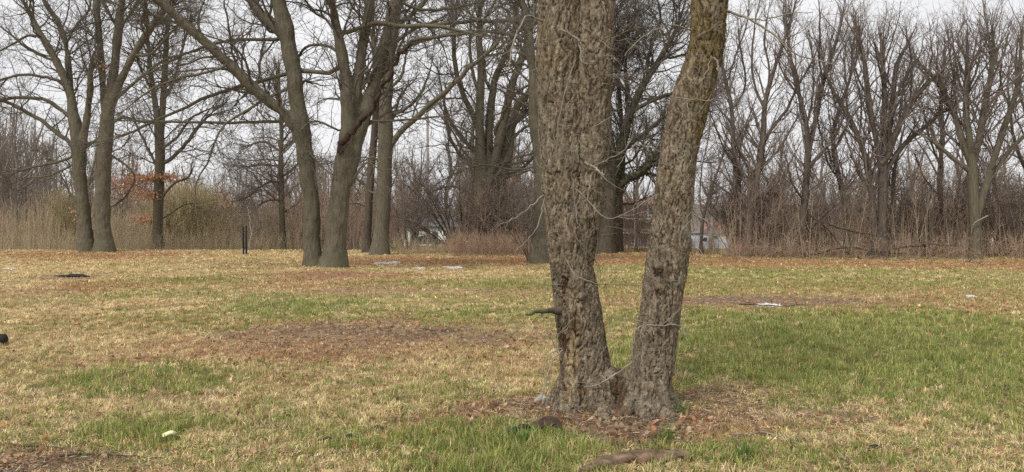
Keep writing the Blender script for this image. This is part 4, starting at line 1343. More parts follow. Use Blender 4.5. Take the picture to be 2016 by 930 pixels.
# ------------------------------------------------------------------ generic trees farther back (three forms, each copied)
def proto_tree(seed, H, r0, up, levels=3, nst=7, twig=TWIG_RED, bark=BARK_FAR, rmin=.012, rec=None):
    rng = np.random.default_rng(seed)
    tr = []
    lean = rng.normal(size=2) * .05
    main = [np.array([0, 0, -.3, r0 * 1.25])]
    for k in range(1, 8):
        f = k / 7
        main.append(np.array([lean[0] * H * f + rng.normal() * .12, lean[1] * H * f + rng.normal() * .12, H * f * .85, r0 * (1 - f) ** .7 + .02]))
    tr.append(resample(main, 16))
    for i in range(nst):
        f = rng.uniform(.22, .65)
        b = tr[0][int(f * 15)]
        a = rng.random() * 6.28
        L = H * rng.uniform(.3, .55)
        r = b[3] * rng.uniform(.45, .7)
        pts = [b * np.array([1, 1, 1, .0]) + np.array([0, 0, 0, r])]
        dv = np.array([math.cos(a), math.sin(a), rng.uniform(.6, 1.3)])
        p = b[:3].copy()
        for k in range(1, 6):
            dv = norm(dv + rng.normal(size=3) * .15 + np.array([0, 0, up]))
            p = p + dv * L / 5
            pts.append(np.append(p, r * (1 - k / 5) + .015))
        tr.append(resample(pts, 16))
    SK = np.array(tr)
    tb = Buf()
    v, q = tubes(SK[:, :, :3], SK[:, :, 3], 7)
    tb.add(v, q)
    cb = Buf()
    P1, R1 = grow(SK[:, :, :3], SK[:, :, 3], rng, .50, .2, (.2, .45), (.4, 1.0), 7, .13, up, .013, 30, .75, .05, H * .12, .25)
    v, q = tubes(P1, R1, 4)
    cb.add(v, q)
    P2, R2 = grow(P1, R1, rng, .36, .12, (.35, .7), (.5, 1.1), 5, .22, up, rmin * 1.1, 21, .75, .03, H * .1, .3)
    v, q = tubes(P2, R2, 3)
    cb.add(v, q)
    P3, R3 = grow(P2, R2, rng, .62, .12, (.4, .75), (.5, 1.1), 4, .26, up, rmin, 17, .75, .015, H * .1, .4)
    v, q = tubes(P3, R3, 3)
    cb.add(v, q)
    return tb, cb, twig, bark


protos = []
for sd, H, r0, up, n in ((31, 13, .20, .12, 8), (32, 12, .24, .05, 9), (33, 14, .16, .20, 7)):
    protos.append(proto_tree(sd, H, r0, up, 3, n))
pm = []


def place_proto(i, loc, rz, sc, label, group):
    e = empty('background_tree', loc, label, 'tree', group, rz)
    e.scale = (sc, sc, sc)
    if len(pm) <= i:
        tb, cb, tw_, bk_ = protos[i]
        a = tb.obj('trunk', bk_)
        c = cb.obj('crown', tw_)
        pm.append((a, c))
    else:
        a, c = [o.copy() for o in pm[i]]
        COL.objects.link(a)
        COL.objects.link(c)
    a.parent = e
    c.parent = e


BG = [  # px, depth, form, scale, label
    (30, 66, 0, 1.0, 'distant bare tree behind the long limbs at the left edge'),
    (100, 80, 1, .9, 'distant bare tree left of the spreading oak'),
    (250, 82, 2, .95, 'distant bare tree seen between the two left oaks'),
    (380, 96, 1, .62, 'low distant tree right of the orange leaved oak'),
    (480, 92, 0, .62, 'low distant tree above the black posts'),
    (625, 70, 2, .62, 'distant tree showing between the twin oak and its slim neighbour'),
    (690, 62, 0, .85, 'distant tree behind the right trunk of the mound oak'),
    (820, 74, 1, 1.0, 'distant tree above the far white house'),
    (880, 64, 2, .95, 'distant tree behind the arching shrub'),
    (170, 70, 1, 1.1, 'distant bare tree behind the trunks of the spreading oak'),
    (440, 84, 2, .7, 'low distant tree between the orange leaved oak and the black posts'),
    (560, 78, 0, .8, 'distant bare tree behind the slender olive trunk'),
    (760, 66, 1, .95, 'distant bare tree behind the straight grey trunk'),
    (930, 58, 0, 1.1, 'distant bare tree directly behind the broad forking tree'),
    (1010, 62, 0, 1.05, 'distant tree behind the broad forking tree'),
    (1130, 60, 1, 1.1, 'distant tree hidden behind the left front stem'),
    (1255, 68, 2, 1.1, 'distant tree seen between the front stems beside the brick building'),
    (1310, 60, 0, 1.1, 'distant tree behind the leaning front stem'),
    (1400, 70, 1, .8, 'distant tree above the red roofed house'),
    (1440, 62, 2, 0.8, 'back row tree behind the kinked slender tree'),
    (1530, 60, 0, 0.85, 'back row tree between the two limbed tree and the V forked tree'),
    (1625, 58, 2, 0.8, 'back row tree right behind the V forked tree'),
    (1700, 62, 1, 0.85, 'back row tree behind the left side of the fan shaped tree'),
    (1795, 59, 0, 0.8, 'back row tree in the gap right of the fan shaped tree'),
    (1880, 61, 2, 0.85, 'back row tree behind the left side of the thick trunked tree'),
    (1965, 58, 1, 0.85, 'back row tree behind the right side of the thick trunked tree'),
    (2060, 60, 0, 0.8, 'back row tree beyond the right edge tree'),
    (-60, 60, 2, 1.1, 'tree beyond the left edge of the view')]
BG.sort(key=lambda a: a[2])
for k, (px, d, i, sc, lb) in enumerate(BG):
    p = P(px, 445, d)
    place_proto(i, (p[0], p[1], float(height(p[0], p[1]))), k * 2.39996, sc, lb, 'bare trees in the background woodland')


# ------------------------------------------------------------------ thickets
def thicket(name, label, m, rng_seed, N, px0, px1, d0, d1, h0, h1, rb=.012, twigs=.35, lean=.12, up=.2, hfun=None, kind='stuff', t2=True, clump=0, wander=.05, rtw=.006, cat='brush'):
    rng = np.random.default_rng(rng_seed)
    d = rng.uniform(d0, d1, N)
    if clump:
        cp = rng.uniform(px0, px1, clump)
        px = cp[rng.integers(0, clump, N)] + rng.normal(size=N) * 9
    else:
        px = rng.uniform(px0, px1, N)
    x = (px - 1008) / F * d
    z = height(x, d)
    h = rng.uniform(h0, h1, N)
    if hfun is not None:
        h = h * hfun(px)
    K = 6
    Pl = np.empty((N, K, 3))
    Pl[:, 0] = np.stack([x, d, z - .05], 1)
    dv = norm(np.stack([rng.normal(size=N) * lean, rng.normal(size=N) * lean, np.ones(N)], 1))
    for k in range(1, K):
        dv = norm(dv + rng.normal(size=(N, 3)) * wander)
        Pl[:, k] = Pl[:, k - 1] + dv * (h / (K - 1))[:, None]
    r = rb * rng.uniform(.6, 1.4, N) * (h / max(h1, .1) * .6 + .4)
    Rl = r[:, None] * np.linspace(1, .35, K)[None]
    b = Buf()
    v, q = tubes(Pl, Rl, 3)
    b.add(v, q)
    if twigs:
        P1, R1 = grow(Pl, Rl, rng, twigs, .25, (.4, .8), (.35, 1.0), 4, .16, up, rtw, 26, .75, .02, -9, .4)
        v, q = tubes(P1, R1, 3)
        b.add(v, q)
        if t2:
            P2, R2 = grow(P1, R1, rng, .30, .2, (.5, .8), (.4, 1.0), 3, .2, up, rtw * .85, 20, .75, .012, -9, .5)
            v, q = tubes(P2, R2, 3)
            b.add(v, q)
    o = b.obj(name, m)
    tag(o, label, cat, None, kind)
    return o


def hump(c, w, lo=.5):
    return lambda px: lo + (1 - lo) * np.exp(-((px - c) / w) ** 2)


# right woodland understory
thicket('underbrush', 'dense leafless brown brush filling the right woodland edge', BRUSH, 201, 2500, 1436, 2600, 38.5, 50, 1.2, 5.4, .015, .48, .12, .12, lambda p: .62 + .38 * fb2(p, p * 0, .02, 2, 7) * 1.6, rtw=.0075)
thicket('brambles', 'low tangled bramble stems at the foot of the right woodland', BRUSHRED, 202, 1500, 1425, 2600, 36.8, 42, .35, 1.3, .009, .22, .6, .0, None, wander=.18, rtw=.006)
thicket('saplings', 'pale upright sapling stems inside the right woodland', REED_TAN, 203, 170, 1400, 2150, 38, 46, 1.5, 3.6, .018, .6, .07, .15, None, t2=False)
# centre
thicket('underbrush', 'leafless brown brush under the broad forking tree', BRUSH, 204, 650, 905, 1130, 44, 54, 1.6, 4.6, .013, .40, .14, .10, None, rtw=.008)
thicket('dead_weeds', 'knee high tan weeds and red brown stalks before the centre brush', BRUSHRED, 205, 1800, 880, 1130, 41, 45.5, .4, 1.3, .007, .3, .2, .1, None, t2=False, wander=.1)
thicket('dead_weeds', 'sparse tan weeds right of the grey oak trunks', REED_TAN, 206, 420, 775, 880, 43, 47, .3, 1.0, .006, .4, .3, .1, None, t2=False, wander=.1)
thicket('underbrush', 'brown brush behind the twin trunked oak', BRUSH, 207, 520, 585, 790, 50, 60, 1.5, 5.0, .014, .42, .12, .1, None, rtw=.009)
thicket('underbrush', 'low grey brown brush between the front stems', BRUSH, 208, 420, 1135, 1350, 47, 56, 1.2, 4.4, .012, .42, .15, .1, None, rtw=.0075)
thicket('underbrush', 'knee high brush before the far house with the red roof', BRUSH, 209, 160, 1340, 1420, 43, 47, .3, .8, .009, .35, .3, .05, None, rtw=.006)
# left
thicket('tall_reeds', 'tall tan stems standing in front of the left woodland', REED_TAN, 210, 3700, -700, 640, 57, 66, 2.2, 4.8, .017, .9, .05, .2, lambda p: (.70 + .6 * fb2(p, p * 0, .02, 2, 9)) * np.interp(p, [90, 120, 160, 190, 300, 330, 410, 440], [1, .6, .6, 1, 1, .6, .6, 1]), t2=False, wander=.03, rtw=.009)
thicket('dead_weeds', 'knee high tan weeds along the left field edge', REED_TAN, 211, 2800, -700, 620, 53.5, 57, .4, 1.5, .008, .5, .15, .1, None, t2=False, wander=.06)
thicket('willow_scrub', 'yellow green willow shoots right of the orange leaved oak', WILLOW, 212, 900, 300, 440, 65, 72, 3.4, 7.0, .018, .40, .12, .2, hump(365, 75, .6), wander=.04, rtw=.012, cat='shrubs')
thicket('willow_scrub', 'yellowish willow shoots left of the spreading oak', WILLOW, 213, 420, 95, 165, 66, 74, 3.0, 5.8, .015, .45, .10, .2, None, wander=.04, rtw=.011, cat='shrubs')
thicket('underbrush', 'grey brown brush behind the tall reeds at left', BRUSH, 214, 1500, -700, 620, 68, 80, 3, 6.5, .018, .6, .1, .1, lambda p: .7 + .5 * fb2(p, p * 0, .015, 2, 10), rtw=.013)


def forest(name, label, m, seed, N, px0, px1, d0, d1, h0, h1, hfun=None, skip=None):
    rng = np.random.default_rng(seed)
    d = rng.uniform(d0, d1, N)
    px = rng.uniform(px0, px1, N)
    if skip:
        px = np.where((px > skip[0]) & (px < skip[1]), px + (skip[1] - skip[0]), px)
    x = (px - 1008) / F * d
    z = height(x, d)
    h = rng.uniform(h0, h1, N) * (hfun(px) if hfun else 1)
    K = 5
    Pl = np.empty((N, K, 3))
    Pl[:, 0] = np.stack([x, d, z - .2], 1)
    dv = norm(np.stack([rng.normal(size=N) * .06, rng.normal(size=N) * .06, np.ones(N)], 1))
    for k in range(1, K):
        dv = norm(dv + rng.normal(size=(N, 3)) * .06)
        Pl[:, k] = Pl[:, k - 1] + dv * (h / (K - 1))[:, None]
    Rl = (.012 * h)[:, None] * np.linspace(1, .25, K)[None] * rng.uniform(.6, 1.3, (N, 1))
    b = Buf()
    v, q = tubes(Pl, Rl, 5)
    b.add(v, q)
    P1, R1 = grow(Pl, Rl, rng, .38, .25, (.3, .6), (.5, 1.1), 5, .16, .14, .02, 21, .75, .06, -9, .3)
    v, q = tubes(P1, R1, 3)
    b.add(v, q)
    P2, R2 = grow(P1, R1, rng, .50, .15, (.4, .7), (.5, 1.1), 4, .22, .1, .015, 19, .75, .03, -9, .4)
    v, q = tubes(P2, R2, 3)
    b.add(v, q)
    o = b.obj(name, m)
    tag(o, label, 'woods', None, 'stuff')


def hl(px):
    return np.interp(px, [-700, 0, 100, 200, 330, 420, 540, 620], [1.5, 1.45, 1.25, 1.0, .85, .74, .88, 1.0])


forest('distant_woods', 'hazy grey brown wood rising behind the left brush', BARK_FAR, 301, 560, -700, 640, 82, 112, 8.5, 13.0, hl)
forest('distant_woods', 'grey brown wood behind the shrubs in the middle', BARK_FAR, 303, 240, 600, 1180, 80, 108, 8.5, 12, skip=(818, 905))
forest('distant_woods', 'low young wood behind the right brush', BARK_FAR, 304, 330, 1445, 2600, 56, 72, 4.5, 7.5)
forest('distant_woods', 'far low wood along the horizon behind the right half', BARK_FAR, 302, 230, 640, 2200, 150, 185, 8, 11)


def far_ridge():
    """low wooded rise closing the horizon all round"""
    xs = np.linspace(-420, 420, 240)
    rows = []
    for j, (yy, hh) in enumerate([(205, 0), (225, 3.5), (250, 6.5), (300, 9), (380, 10)]):
        zz = hh * (0.8 + .4 * fb2(xs + 900, xs * 0 + j * 30, .03, 3, 77)) - (1.4 if j == 0 else 0)
        rows.append(np.stack([xs, np.full_like(xs, yy), zz], 1))
    V = np.array(rows)
    I = np.arange(5 * 240).reshape(5, 240)
    q = np.stack([I[:-1, :-1], I[:-1, 1:], I[1:, 1:], I[1:, :-1]], -1).reshape(-1, 4)
    m = noise_mat('ridge_wood', (.15, .125, .11), (.24, .20, .175), (.5, .1, .8), 1, 1.2, .8)
    tag(mesh('hills', V.reshape(-1, 3), [q], m), 'low wooded rise along the horizon', 'hill', None, 'structure')


far_ridge()


# ------------------------------------------------------------------ arching shrubs
def shrub(name, label, px, py, d, n, H, spread, seed, m, dens=1.0, rb=.03, levels=3, tw=None, group=None, rmin=.007):
    rng = np.random.default_rng(seed)
    p0 = P(px, py, d)
    p0[2] = float(height(p0[0], p0[1]))
    a = rng.random(n) * 6.28
    K = 10
    Pl = np.empty((n, K, 3))
    Pl[:, 0] = p0 + np.stack([np.cos(a), np.sin(a), -.3 * np.ones(n)], 1) * np.array([.35, .35, .3])
    ln = rng.uniform(.25, 1.0, n)
    dv = norm(np.stack([np.cos(a) * ln * spread, np.sin(a) * ln * spread, np.ones(n)], 1))
    L = H * rng.uniform(.8, 1.25, n)
    for k in range(1, K):
        out = np.stack([np.cos(a), np.sin(a), -.6 * np.ones(n)], 1) * .10 * spread
        dv = norm(dv + rng.normal(size=(n, 3)) * .09 + out * (k / K))
        Pl[:, k] = Pl[:, k - 1] + dv * (L / (K - 1))[:, None]
    Rl = rb * rng.uniform(.6, 1.3, n)[:, None] * np.linspace(1, .25, K)[None]
    root = empty(name, p0, label, 'shrub', group)
    b = Buf()
    v, q = tubes(Pl, Rl, 6)
    b.add(v, q)
    b.obj('stems', BARK_DARK, root, p0)
    b = Buf()
    P1, R1 = grow(Pl, Rl, rng, .16 / dens, .3, (.3, .6), (.5, 1.1), 6, .2, .02, .010, 24, .75, .03, -9, .3)
    v, q = tubes(P1, R1, 4)
    b.add(v, q)
    P2, R2 = grow(P1, R1, rng, .16 / dens, .15, (.4, .75), (.5, 1.1), 4, .25, .02, rmin, 20, .75, .012, -9, .4)
    v, q = tubes(P2, R2, 3)
    b.add(v, q)
    P3, R3 = grow(P2, R2, rng, .24 / dens, .15, (.5, .8), (.5, 1.1), 3, .25, .02, rmin * .9, 17, .75, .012, -9, .5)
    v, q = tubes(P3, R3, 3)
    b.add(v, q)
    ok = np.concatenate(b.V)
    b.obj('twigs', tw or TWIG_RED, root, p0)
    return root, P2


shrub('arching_shrub', 'large arching shrub with dark bent stems beside the far white house', 905, 490, 47, 24, 5.4, 1.0, 401, BARK_DARK, 1.0, .05, rmin=.009)
shrub('arching_shrub', 'tangled shrub left of the one by the white house, behind the grey trunk', 805, 480, 56, 12, 6.0, .7, 402, BARK_DARK, .9, .04, rmin=.010)
shrub('arching_shrub', 'tangled shrub under the broad forking tree', 1010, 490, 50, 20, 5.2, .8, 403, BARK_DARK, .9, .04, rmin=.009)
shrub('arching_shrub', 'bare shrub in front of the kinked slender tree', 1468, 498, 41.5, 18, 4.2, .5, 404, BARK_DARK, .9, .03, rmin=.008)
shrub('arching_shrub', 'dark bare shrub at the foot of the V forked tree', 1545, 500, 41, 18, 4.4, .7, 405, BARK_DARK, .9, .03, rmin=.008)
shrub('arching_shrub', 'bare shrub in the gap left of the thick trunked tree', 1820, 500, 42, 18, 4.6, .7, 406, BARK_DARK, .9, .03, rmin=.008)
shrub('arching_shrub', 'bare shrub at the right edge of the woodland', 1990, 505, 41, 18, 4.6, .7, 407, BARK_DARK, .9, .03, rmin=.008)
shrub('arching_shrub', 'grey brush clump wrapped round the stout trunk behind the front tree', 1056, 518, 34, 16, 3.2, .35, 408, BARK_DARK, .9, .02, rmin=.006)


# ------------------------------------------------------------------ box helpers
def boxes(name, bxs, m, parent=None, origin=None, bevel=0.0):
    import bmesh
    bm = bmesh.new()
    for (x0, x1, y0, y1, z0, z1) in bxs:
        vs_ = [bm.verts.new(p) for p in [(x0, y0, z0), (x1, y0, z0), (x1, y1, z0), (x0, y1, z0), (x0, y0, z1), (x1, y0, z1), (x1, y1, z1), (x0, y1, z1)]]
        for f in [(0, 3, 2, 1), (4, 5, 6, 7), (0, 1, 5, 4), (1, 2, 6, 5), (2, 3, 7, 6), (3, 0, 4, 7)]:
            bm.faces.new([vs_[i] for i in f])
    if bevel:
        bmesh.ops.bevel(bm, geom=bm.edges[:], offset=bevel, segments=2, affect='EDGES')
    me = bpy.data.meshes.new(name)
    bm.to_mesh(me)
    bm.free()
    me.materials.append(m)
    o = bpy.data.objects.new(name, me)
    COL.objects.link(o)
    if parent is not None:
        o.parent = parent
    return o


def prism(name, prof, y0, y1, m, parent=None, axis='y'):
    """profile (x,z) extruded along y"""
    n = len(prof)
    V = [(x, y0, z) for x, z in prof] + [(x, y1, z) for x, z in prof]
    if axis == 'x':
        V = [(y0, x, z) for x, z in prof] + [(y1, x, z) for x, z in prof]
    Fc = [tuple(range(n))[::-1], tuple(range(n, 2 * n))] + [(i, (i + 1) % n, (i + 1) % n + n, i + n) for i in range(n)]
    me = bpy.data.meshes.new(name)
    me.from_pydata(V, [], Fc)
    me.update()
    me.materials.append(m)
    o = bpy.data.objects.new(name, me)
    COL.objects.link(o)
    if parent is not None:
        o.parent = parent
    return o


def house(name, label, px, d, W, D, H, roof_h, wall, roof, rz=0., z=None, wins=(), floors=1, cat='house', ridge='x'):
    p = P(px, 445, d)
    g = float(height(p[0], p[1])) if z is None else z
    e = empty(name, (p[0], p[1], g), label, cat, None, rz)
    boxes('wall', [(-W / 2, W / 2, -D / 2, D / 2, -.5, H)], wall, e)
    ov = .35
    if ridge == 'x':
        prism('roof', [(-D / 2 - ov, H + .003), (D / 2 + ov, H + .003), (D / 2 + ov, H + .15), (0, H + roof_h), (-D / 2 - ov, H + .15)], -W / 2 - ov, W / 2 + ov, roof, e, 'x')
    else:
        prism('roof', [(-W / 2 - ov, H + .003), (W / 2 + ov, H + .003), (W / 2 + ov, H + .15), (0, H + roof_h), (-W / 2 - ov, H + .15)], -D / 2 - ov, D / 2 + ov, roof, e, 'y')
    for (x, zc, w_, h_) in wins:
        f = boxes('window', [(x - w_ / 2, x + w_ / 2, -D / 2 - .06, -D / 2 + .02, zc - h_ / 2, zc + h_ / 2)], TRIM, e)
        boxes('pane', [(x - w_ / 2 + .09, x + w_ / 2 - .09, -D / 2 - .075, -D / 2 - .062, zc - h_ / 2 + .09, zc + h_ / 2 - .09)], GLASS, f)
    return e


h = house('white_house', 'small white sided house glimpsed under the arching shrub', 856, 118, 9, 7, 2.7, 1.8, WHITEW, ROOFG, .1, wins=[(-3, 1.5, 1.2, 1.1), (2.6, 1.5, 1.4, 1.1)])
boxes('door', [(-.45, .45, -3.56, -3.48, 0, 2.0)], ROOFG, h)
h = house('red_roofed_house', 'low tan house with a red roof beyond the grey lot', 1430, 165, 9, 8, 1.5, 1.6, TANW, ROOFR, -.1, z=-.9, wins=[(-3, .6, 1.1, .7), (1, .6, 1.1, .7)])
h = house('gabled_kiosk', 'small gabled shelter left of the red roofed house', 1400, 140, 4.2, 4, 1.2, 1.5, TANW, BRICK, 0, z=-.9, wins=[(0, .5, 1.6, .7)], cat='shelter', ridge='y')
h = house('brick_building', 'three storey brick building with pale window frames and an orange roof', 1256, 98, 7.4, 9, 5.0, .9, BRICK, ROOFO, .0, wins=[(x, z, 1.1, 1.1) for x in (-2.8, -.95, .95, 2.8) for z in (.9, 2.55, 4.2)], cat='building')
boxes('balcony', [(-3.8, 3.8, -5.3, -4.52, 1.6, 1.72), (-3.8, 3.8, -5.3, -5.24, 2.1, 2.16)], TRIM, h)
boxes('balcony', [(-3.8, 3.8, -5.3, -4.52, 3.25, 3.37), (-3.8, 3.8, -5.3, -5.24, 3.75, 3.81)], TRIM, h)
boxes('post', [(x, x + .12, -5.28, -5.16, 0, 5.0) for x in (-3.8, -1.3, 1.3, 3.68)], TRIM, h)
h = house('pale_shed', 'low white outbuilding glimpsed through brush right of the fan shaped tree', 1795, 72, 3.4, 3, 1.9, .6, WHITEW, ROOFG, .2, wins=[(0, 1.1, .8, .6)], cat='shed')


def sheet(name, label, x0, x1, y0, y1, m, dz=.03):
    xs, ys = np.linspace(x0, x1, 30), np.linspace(y0, y1, 12)
    Y, X = np.meshgrid(ys, xs, indexing='ij')
    z = height(X.ravel(), Y.ravel()) + dz
    I = np.arange(X.size).reshape(X.shape)
    q = np.stack([I[:-1, :-1], I[:-1, 1:], I[1:, 1:], I[1:, :-1]], -1).reshape(-1, 4)
    tag(mesh(name, np.stack([X.ravel(), Y.ravel(), z], 1), [q], m), label, name, None, 'structure')


sheet('lawn', 'green lawn before the white house', -22, 0, 88, 112, LAWN, .05)
sheet('path', 'pale path crossing below the white house', -22, 4, 78, 83, PATH, .06)
sheet('parking_lot', 'grey paved lot beyond the right woodland', 14, 75, 66, 140, LOT, .08)


def car(label, px, d, paint, rz, group='cars parked beyond the woods'):
    p = P(px, 445, d)
    e = empty('parked_car', (p[0], p[1], float(height(p[0], p[1])) + .09), label, 'car', group, rz)
    prof = [(-2.15, .32), (2.1, .32), (2.2, .55), (2.1, .78), (1.2, .92), (.55, 1.38), (-.9, 1.42), (-1.7, .98), (-2.15, .9)]
    prism('body', prof, -.85, .85, paint, e)
    for s in (-1, 1):
        y0, y1 = (.852, .87) if s > 0 else (-.87, -.852)
        prism('window', [(-1.45, .95), (.95, .95), (.45, 1.32), (-.85, 1.35)], y0, y1, GLASS, e)
        for x in (-1.35, 1.35):
            th = np.linspace(0, 2 * np.pi, 20, endpoint=False)
            a = .88 * s
            prism('wheel', [(x + .33 * math.cos(k), .33 + .33 * math.sin(k)) for k in th], min(a, a - .2 * s), max(a, a - .2 * s), RUBBER, e)
    return e


car('dark car parked beside the far white house', 842, 108, car_paint('dark_paint', (.03, .035, .04)), .2)
car('dark car seen through the stems of the arching shrub', 906, 100, car_paint('slate_paint', (.05, .06, .07)), .1)
car('silver car beyond the brush between the V forked and fan shaped trees', 1622, 74, car_paint('silver_paint', (.55, .58, .62)), .3)
car('pale blue car beside the silver one, nearer the fan shaped tree', 1660, 76, car_paint('pale_paint', (.45, .55, .62)), -.15)
car('white car glimpsed through the brush at the right edge', 1990, 74, car_paint('white_paint', (.75, .77, .80)), .2)
car('grey car far beyond the leaning front stem', 1368, 120, car_paint('grey_paint', (.40, .42, .45)), .1)

# poles
def pole(name, label, x, y0, y1, d, r, m, cat='post', group=None, cap=True):
    b_ = P(x, y0, d)
    b_[2] = float(height(b_[0], b_[1])) - .1
    t_ = P(x, y1, d)
    e = empty(name, b_, label, cat, group)
    w = resample([np.append(b_, r), np.append((b_ + t_) / 2, r * .95), np.append(np.array([b_[0], b_[1], t_[2]]), r * .85), np.append(np.array([b_[0], b_[1], t_[2] + .01]), r * .02)], 20)
    w = np.vstack([np.append(b_, r), np.append([b_[0], b_[1], t_[2]], r * .9), np.append([b_[0], b_[1], t_[2] + r * .3], r * .5), np.append([b_[0], b_[1], t_[2] + r * .35], r * .02)])
    v, q = tubes(w[None, :, :3], w[None, :, 3], 12)
    mesh('shaft', v, [q], m, e, True, None, b_)
    return e, b_


for lbl, x, y0, y1 in (('left one of two tall black posts at the field edge', 479, 502, 447), ('right one of two tall black posts, the slightly taller one', 485, 500, 445)):
    e, b_ = pole('black_post', lbl, x, y0, y1, 44, .055, BLACKM, group='black posts')
e, b_ = pole('short_stake', 'short pale topped stake at the foot of the left black post', 476.5, 503, 490, 43.6, .05, POLEM)
e, b_ = pole('utility_pole', 'thin weathered utility pole rising left of the arching shrub', 842, 487, 190, 60, .10, POLEM, 'pole')
top = P(842, 205, 60)[2] - b_[2]
boxes('crossarm', [(-.9, .9, -.06, .06, top - .06, top + .06)], POLEM, e)


# ------------------------------------------------------------------ objects on the ground
def snow(label, px, py, rx, ry, seed):
    rng = np.random.default_rng(seed)
    c = G(px, py)
    a_, b2 = G(px, py - ry), G(px, py + ry)
    rxw, ryw = rx * c[1] / F, max((a_[1] - b2[1]) / 2, .08)
    n, rings = 48, 7
    V, Fq = [], []
    th = np.linspace(0, 2 * np.pi, n, endpoint=False)
    wob = 1 + .8 * (fbm(np.stack([np.cos(th) * 2.5 + seed, np.sin(th) * 2.5, th * 0], 1) * 1.6, 4, seed) - .5) * 2
    for j in range(rings):
        f = 1 - j / rings
        x = c[0] + np.cos(th) * rxw * f * wob
        y = c[1] + np.sin(th) * ryw * f * wob
        z = height(x, y) + .0 + .016 * math.sqrt(1 - f * f + .0) + .018 * rng.random(n) + (-.02 if j == 0 else .012)
        V.append(np.stack([x, y, z], 1))
    V = np.concatenate(V + [np.array([[c[0], c[1], float(height(c[0], c[1])) + .025]])])
    I = np.arange(rings * n).reshape(rings, n)
    q = np.stack([I[:-1], np.roll(I[:-1], -1, 1), np.roll(I[1:], -1, 1), I[1:]], -1).reshape(-1, 4)
    tt = np.stack([I[-1], np.roll(I[-1], -1), np.full(n, rings * n)], -1)
    o = mesh('snow_patch', V, [q, tt], SNOW, None, True, None, c)
    o.location = tuple(c)
    tag(o, label, 'snow', 'old snow patches')


snow('largest old snow patch, right of the twin trunked oak', 762, 519, 26, 2.6, 1)
snow('thin snow strip midway between the oak and the front tree', 826, 529, 11, 1.4, 3)
snow('snow strip nearest the arching shrub', 893, 528, 22, 1.6, 4)
snow('bright snow sliver on the dark soil patch right of the front tree', 1512, 603, 20, 2.0, 5)
snow('small snow bit at the far left edge of the field', 18, 531, 12, 1.2, 8)
snow('small pale patch in the grass at far right', 1910, 585, 9, 1.2, 11)


def chunk(name, label, cat, pts, m, seed, amp=.25, sides=18, K=40, squash=1.0, freq=9, group=None):
    """tapered irregular solid through world points (x,y,z,r)"""
    w = resample(pts, K)
    v, q = tubes(w[None, :, :3], w[None, :, 3], sides)
    cen = np.repeat(w[:, :3], sides, axis=0)
    off = v - cen
    off[:, 2] *= squash
    v = cen + off * (1 + amp * 2 * (fbm(v * freq, 4, seed) - .5))[:, None]
    c0, c1 = w[0, :3], w[-1, :3]
    V = np.vstack([v, c0, c1])
    n = len(v)
    s = np.arange(sides)
    t1 = np.stack([(s + 1) % sides, s, np.full(sides, n)], -1)
    t2 = np.stack([n - sides + s, n - sides + (s + 1) % sides, np.full(sides, n + 1)], -1)
    org = w[K // 2, :3].copy()
    org[2] = float(height(org[0], org[1]))
    o = mesh(name, V, [q, np.concatenate([t1, t2])], m, None, True, None, org)
    o.location = tuple(org)
    return tag(o, label, cat, group)


def g4(px, py, r, dz=0.0):
    p = G(px, py)
    return [p[0], p[1], p[2] + dz, r]


chunk('rotten_log', 'rotten split log with pale torn wood at the bottom edge of the grass', 'log',
      [g4(1135, 938, .02, .02), g4(1180, 925, .055, .03), g4(1235, 915, .075, .035), g4(1290, 908, .07, .03), g4(1340, 905, .05, .03), g4(1395, 900, .02, .02)], LOGM, 500, .7, sides=28, K=70, squash=.6, freq=13)
chunk('dark_board', 'flat dark strip half buried in the grass left of the tree base', 'board',
      [g4(990, 874, .02, .05), g4(1010, 865, .035, .065), g4(1030, 857, .038, .065), g4(1052, 848, .02, .03)], DARKM, 501, .15, squash=.5)
chunk('soil_clod', 'dark brown clod of earth at the end of the dark strip', 'clod',
      [g4(1048, 856, .03, .03), g4(1060, 850, .06, .045), g4(1078, 848, .075, .05), g4(1094, 850, .055, .045), g4(1098, 853, .01, .02)], CLOD, 502, .5, squash=.8)
chunk('flat_stone', 'grey brown stone left of the tree base', 'stone',
      [g4(1052, 797, .01, .02), g4(1060, 794, .03, .03), g4(1069, 792, .035, .035), g4(1078, 795, .012, .02)], POLEM, 503, .4)
chunk('pale_lump', 'pale yellow lump lying in the grass at lower left', 'litter',
      [g4(321, 874, .006, .05), g4(327, 872, .026, .06), g4(335, 870, .032, .065), g4(342, 868, .024, .06), g4(347, 867, .006, .055)], PEEL, 504, .6, squash=.55, freq=26)
chunk('dark_block', 'black rounded block cut off by the left edge of the photo', 'block',
      [g4(-90, 678, .068, .075), g4(-40, 679, .07, .075), g4(5, 679, .07, .075), g4(11, 679, .062, .075), g4(15, 679, .03, .075)], BLACKM, 505, .04)
for k, (x, y, rr, lb) in enumerate([(742, 850, .030, 'small black lump of char left of the green grass tuft'), (640, 872, .024, 'flat dark crumb of soil left of the char lumps'), (686, 866, .026, 'dark lump between the soil crumb and the char lump'), (1718, 888, .03, 'dark stump of weed at lower right')]):
    chunk('dark_lump', lb, 'lump', [g4(x - 16, y, .004, .02), g4(x - 6, y, rr * .55, .025), g4(x + 5, y - 1, rr * .8, .03), g4(x + 9, y - 2, rr * .3, .03), g4(x + 20, y, .004, .02)], DARKM, 510 + k, .9, squash=.6, group='dark lumps in the grass')


